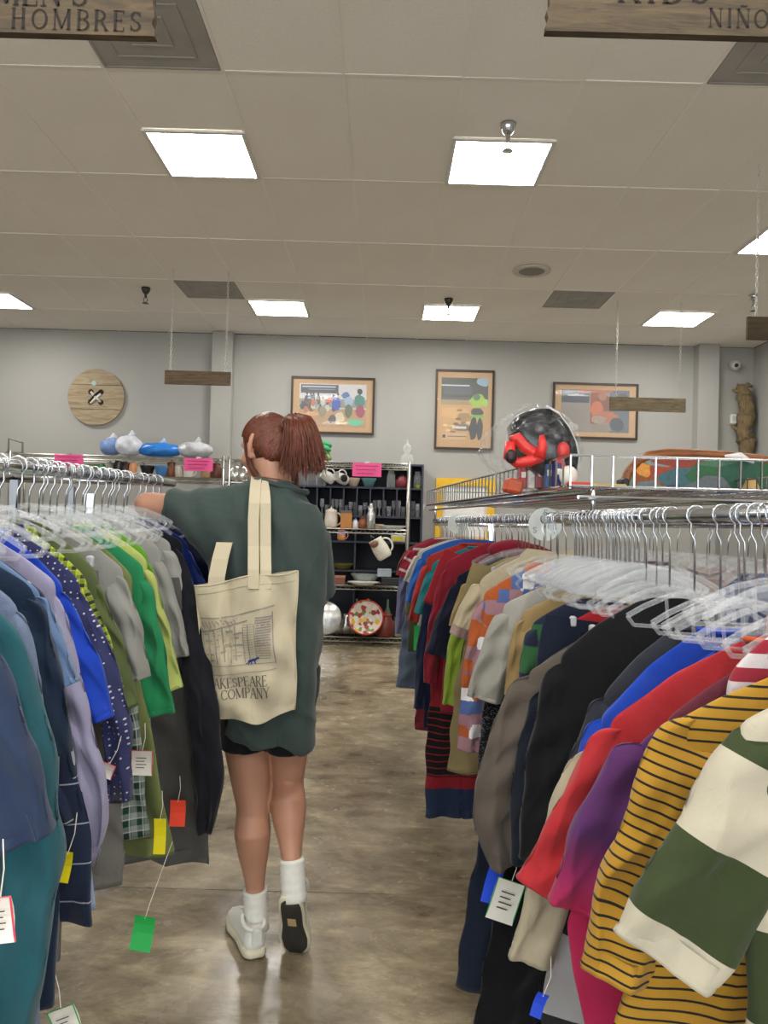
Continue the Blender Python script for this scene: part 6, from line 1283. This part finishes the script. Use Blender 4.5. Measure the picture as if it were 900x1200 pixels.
for i in range(1100):
    a_ = hr_.uniform(0, 2*PI); r_ = hr_.uniform(0, 1)**.6; wv_ = Vector((math.cos(a_), .7*math.sin(a_), .4*math.sin(a_)))*r_
    ln = hr_.uniform(.6, 1.08); st = tie+wv_*.012; up_ = tie+outv*(.03+.014*hr_.random())+Vector((.01, 0, .03+.014*hr_.random()))+wv_*.035
    mid = tie+Vector((.052, -.055, .02))+wv_*.055; e1 = tie+Vector((.058, -.058, -.02-.06*ln))+wv_*.06
    e2 = tie+Vector((.06+.012*wv_.x, -.055, -.025-.125*ln))+wv_*.058+Vector((hr_.gauss(.004, .011), hr_.gauss(0, .008), hr_.gauss(0, .009)))
    P4 = [st, up_, mid, e1, e2]; pts = []
    for k in range(9):                          # de Casteljau
        f_ = k/8; q = P4[:]
        while len(q) > 1: q = [q[j].lerp(q[j+1], f_) for j in range(len(q)-1)]
        pts.append(q[0])
    mb.tube(pts, [.0014]+[.0017]*6+[.0012, .0005], 4, caps=False)
mb.obj('ponytail', HAIR, W0, True)
mb = MB()                                       # loose strands by the ear and at the nape
for i in range(90):
    j = Vector((hr_.gauss(0, .003), hr_.gauss(0, .003), 0)); s_ = -1
    if i < 55: pts = [hd(s_*.072, .03, .03)+j, hd(s_*.079, .022, -.02)+j, hd(s_*.076, .018, -.065)+j*1.5, hd(s_*.066, -.0, -.11)+j*2, hd(s_*.06, -.012, -.14-.02*hr_.random())+j*2]
    else: pts = [hd(.07, -.035, -.03)+j, hd(.076, -.04, -.075)+j, hd(.07, -.035, -.115)+j*2, hd(.072, -.03, -.14)+j*2]
    mb.tube(pts, [.0009]*(len(pts)-1)+[.0004], 4, caps=False)
mb.obj('loose_strands', HAIR, W0, True)
# ============================================================ TOTE BAG
CANV = cloth('ddd0b2', 'plain'); YBG = 2.315
o0 = P(291, 838, YBG); T0 = thing('tote_bag', 'cream canvas tote bag with a shop print hanging from the shoulder of the woman', 'bag', tuple(o0)); O = Vector(T0.location)
tl, tr, br_, bl = [P(*q, YBG)-O for q in ((228, 686), (348, 668), (345, 832), (243, 842))]
def bagp(u, v, off=0.0, side=-1):              # u 0..1 left to right, v 0..1 bottom to top
    p = bl.lerp(br_, u).lerp(tl.lerp(tr, u), v)
    bulge = .028*math.sin(PI*min(1, max(0, u)))**.6*(.25+.75*math.sin(PI*min(1, v*.75+.05)))
    y = side*bulge
    if side < 0:
        y += .009*math.sin(u*13+1+v*2)*math.sin(PI*v)**.5+.012*math.sin((u*.9+v*.7)*16)*max(0, u-.55)*2+.014*math.exp(-((u-.28-.04*v)/.05)**2)*min(1, v+.3)+.007*math.sin(v*21+u*9)*(1-v)+.005*math.sin(v*11-u*15)
        z = -.012*math.sin(PI*u)*(1-v)**4-.018*math.exp(-((u-.62)/.16)**2)*(1-v)**6-.006*math.sin(u*9)*(v**8)
        x = 0.004*math.sin(v*9)*u
    else: z = 0; x = 0
    return Vector((p.x+x, y+off*side*-1*-1, p.z+z))
mb = MB(); nu_, nv = 56, 60
for side in (-1, 1):
    v = []; uvs = []
    for j in range(nv+1):
        for i in range(nu_+1): v.append(bagp(i/nu_, j/nv, 0, side)); uvs.append((i/nu_*.33, j/nv*.45))
    f = [(j*(nu_+1)+i, j*(nu_+1)+i+1, (j+1)*(nu_+1)+i+1, (j+1)*(nu_+1)+i) for j in range(nv) for i in range(nu_)]
    mb.add(v, f if side < 0 else [q[::-1] for q in f], uvs)
mb.obj('bag_body', CANV, T0, True, uvs=True)
def band_on(u0, v0, u1, v1, wd, off, mat, parent, name):      # a stitched strip on the bag
    pass
mb = MB()                                       # top hem and side seam
mb.tube([bagp(i/24, .998) for i in range(25)], .0028, 6); mb.tube([bagp(1.0, j/24) for j in range(25)], .0028, 6); mb.obj('seam', CANV, T0, True, uvs=True)
for vv in (.935,): MB().tube([bagp(.02+.96*i/30, vv, .0008) for i in range(31)], .0008, 4).obj('stitching', plain('a89a78', .9), T0, True)
Wb, Hb = (br_-bl).length, .43
INKP = plain('8a8580', .9, 0, .06); INKD = plain('5d5752', .9, 0, .05); INKB = plain('28346e', .9)
def strip(mb, pts, wd, off=.0016):
    out = []
    for (u0, v0), (u1, v1) in zip(pts[:-1], pts[1:]):
        n_ = max(1, int(math.hypot((u1-u0)*Wb, (v1-v0)*Hb)/.012)); dx, dy = (u1-u0)*Wb, (v1-v0)*Hb; l_ = math.hypot(dx, dy) or 1; ax, ay = -dy/l_*wd/2/Wb, dx/l_*wd/2/Hb
        for k in range(n_):
            a = (u0+(u1-u0)*k/n_, v0+(v1-v0)*k/n_); c = (u0+(u1-u0)*(k+1)/n_, v0+(v1-v0)*(k+1)/n_)
            mb.add([bagp(a[0]-ax, a[1]-ay, off), bagp(c[0]-ax, c[1]-ay, off), bagp(c[0]+ax, c[1]+ay, off), bagp(a[0]+ax, a[1]+ay, off)], [(0, 1, 2, 3)])
def blk(mb, u0, v0, u1, v1):
    n_ = max(1, int((v1-v0)*Hb/.012))
    for k in range(n_): a, c = v0+(v1-v0)*k/n_, v0+(v1-v0)*(k+1)/n_; strip(mb, [(u0, (a+c)/2), (u1, (a+c)/2)], (c-a)*Hb, .0010)
# picture: px 243..322 by 712..785 ; u = (px-232)/114, v = (840-py)/168
def U(px_): return (px_-233)/114
def V(py_): return (840-py_)/169
mb = MB()
for (x0_, y0_, x1_, y1_) in ((237, 716, 262, 728), (262, 716, 284, 722), (240, 732, 258, 768), (262, 734, 274, 752), (266, 756, 282, 768), (301, 722, 320, 768)): blk(mb, U(x0_), V(y1_), U(x1_), V(y0_))
mb.obj('print_wash', plain('b3a78e', .9, 0, .14, 90), T0)['kind'] = 'stuff'
mb = MB(); r_ = random.Random(8)
strip(mb, [(U(236), V(713)), (U(275), V(716)), (U(300), V(712)), (U(322), V(709))], .004); strip(mb, [(U(236), V(730)), (U(270), V(727)), (U(292), V(723))], .0035)
strip(mb, [(U(320), V(716)), (U(325), V(779))], .003); strip(mb, [(U(236), V(786)), (U(325), V(785))], .0018); strip(mb, [(U(236), V(774)), (U(324), V(777))], .002)
for i in range(17): y_ = 721+i*3.1; strip(mb, [(U(302+r_.uniform(-1, 1)), V(y_)), (U(319+r_.uniform(-1, 1)), V(y_+.6))], .0042 if i < 12 else .002)
for x_ in (238, 246, 253, 262, 270, 276, 286, 292, 300): strip(mb, [(U(x_), V(728+r_.uniform(-3, 3))), (U(x_+1.5), V(772+r_.uniform(-4, 2)))], r_.choice((.0018, .003, .0024)))
for i in range(26): x_ = r_.uniform(236, 282); y_ = r_.uniform(730, 770); strip(mb, [(U(x_), V(y_)), (U(x_+r_.uniform(4, 12)), V(y_+r_.uniform(-1.5, 1.5)))], r_.choice((.0016, .003, .0045)))
for i in range(14): y_ = 728+i*3.1; strip(mb, [(U(286), V(y_)), (U(299), V(y_))], .0013)
for i in range(9): x_ = 238+i*4.6; strip(mb, [(U(x_), V(717+r_.uniform(0, 3))), (U(x_+3.5), V(726+r_.uniform(-3, 0)))], .003)
mb.obj('print', INKP, T0)
mb = MB()                                       # the small dark blue cat
strip(mb, [(U(291.5), V(773)), (U(295), V(771.6)), (U(300), V(771.6))], .008, .0022); strip(mb, [(U(299), V(772)), (U(302), V(769.8)), (U(304.5), V(770))], .006, .0022); strip(mb, [(U(292.5), V(773)), (U(291), V(776.5))], .003, .0022); strip(mb, [(U(295), V(773)), (U(294.6), V(776.5))], .003, .0022); strip(mb, [(U(299), V(773)), (U(299.6), V(776.3))], .003, .0022); strip(mb, [(U(292), V(772)), (U(289.5), V(775)), (U(288), V(774.5))], .002, .0022)
mb.obj('cat_print', INKB, T0)
for txt, hh, px_r, py_b in (('SHAKESPEARE', 11.5, 313.5, 801.5), ('AND COMPANY', 11.5, 316, 815)):
    q, wd = text_quads(txt, 1.0, .0); sc_ = .93; k = hh*sc_; mb = MB()
    for p in q:
        pp = [((a_-wd)*k*1.02+px_r, py_b-c_*hh) for a_, c_ in p]; mb.add([bagp(U(x_), V(y_), .002) for x_, y_ in pp], [(0, 1, 2, 3)])
    mb.obj('lettering', INKD, T0)
# straps
def strap(path, wd, name='strap'):
    mb = MB(); n_ = len(path); v = []
    for i, (p, wv_) in enumerate(path):
        p = Vector(p); wv_ = Vector(wv_).normalized()*wd/2; a = Vector(path[min(i+1, n_-1)][0])-Vector(path[max(i-1, 0)][0]); nn = a.cross(wv_).normalized()*.0016
        v += [p-wv_-nn, p+wv_-nn, p+wv_+nn, p-wv_+nn]
    f = []
    for i in range(n_-1):
        for k in range(4): l_ = (k+1) % 4; f.append((i*4+k, i*4+l_, i*4+4+l_, i*4+4+k))
    f += [(0, 1, 2, 3), tuple((n_-1)*4+k for k in (3, 2, 1, 0))]
    o = mb.add(v, f, [(0, .01*i) for i in range(n_) for _ in range(4)]).obj(name, CANV, T0, False, uvs=True); md = o.modifiers.new('b', 'BEVEL'); md.width = .001; md.segments = 1; return o
def wpt(px_, py_, Y): return P(px_, py_, Y)-O
X_ = Vector((1, 0, 0))
sA = [(wpt(297, 690, 2.29), X_), (wpt(297, 668, 2.30), X_), (wpt(297, 640, 2.335), X_), (wpt(297, 610, 2.352), X_), (wpt(298, 590, 2.36), X_), (wpt(299, 574, 2.383), X_), (wpt(300, 563, 2.43), X_), (wpt(300, 558, 2.48), X_), (wpt(297, 562, 2.54), X_), (wpt(290, 610, 2.64), X_), (wpt(284, 650, 2.645), X_), (wpt(282, 700, 2.645), X_)]
strap(sA, .034)
sB = [(wpt(311, 690, 2.294), X_), (wpt(311.5, 668, 2.306), X_), (wpt(311, 640, 2.342), X_), (wpt(311, 610, 2.358), X_), (wpt(311, 590, 2.364), X_), (wpt(310, 575, 2.387), X_), (wpt(308, 564, 2.435), X_), (wpt(307, 559, 2.48), X_), (wpt(303, 564, 2.55), X_), (wpt(296, 610, 2.65), X_), (wpt(290, 650, 2.65), X_), (wpt(286, 700, 2.65), X_)]
strap(sB, .034)
# the loop of the other handle, seen under the arm
D_ = Vector((1, .2, .5))
strap([(wpt(252, 705, 2.318), X_), (wpt(254, 676, 2.328), X_), (wpt(258, 655, 2.345), X_), (wpt(263, 636, 2.38), X_)], .05)
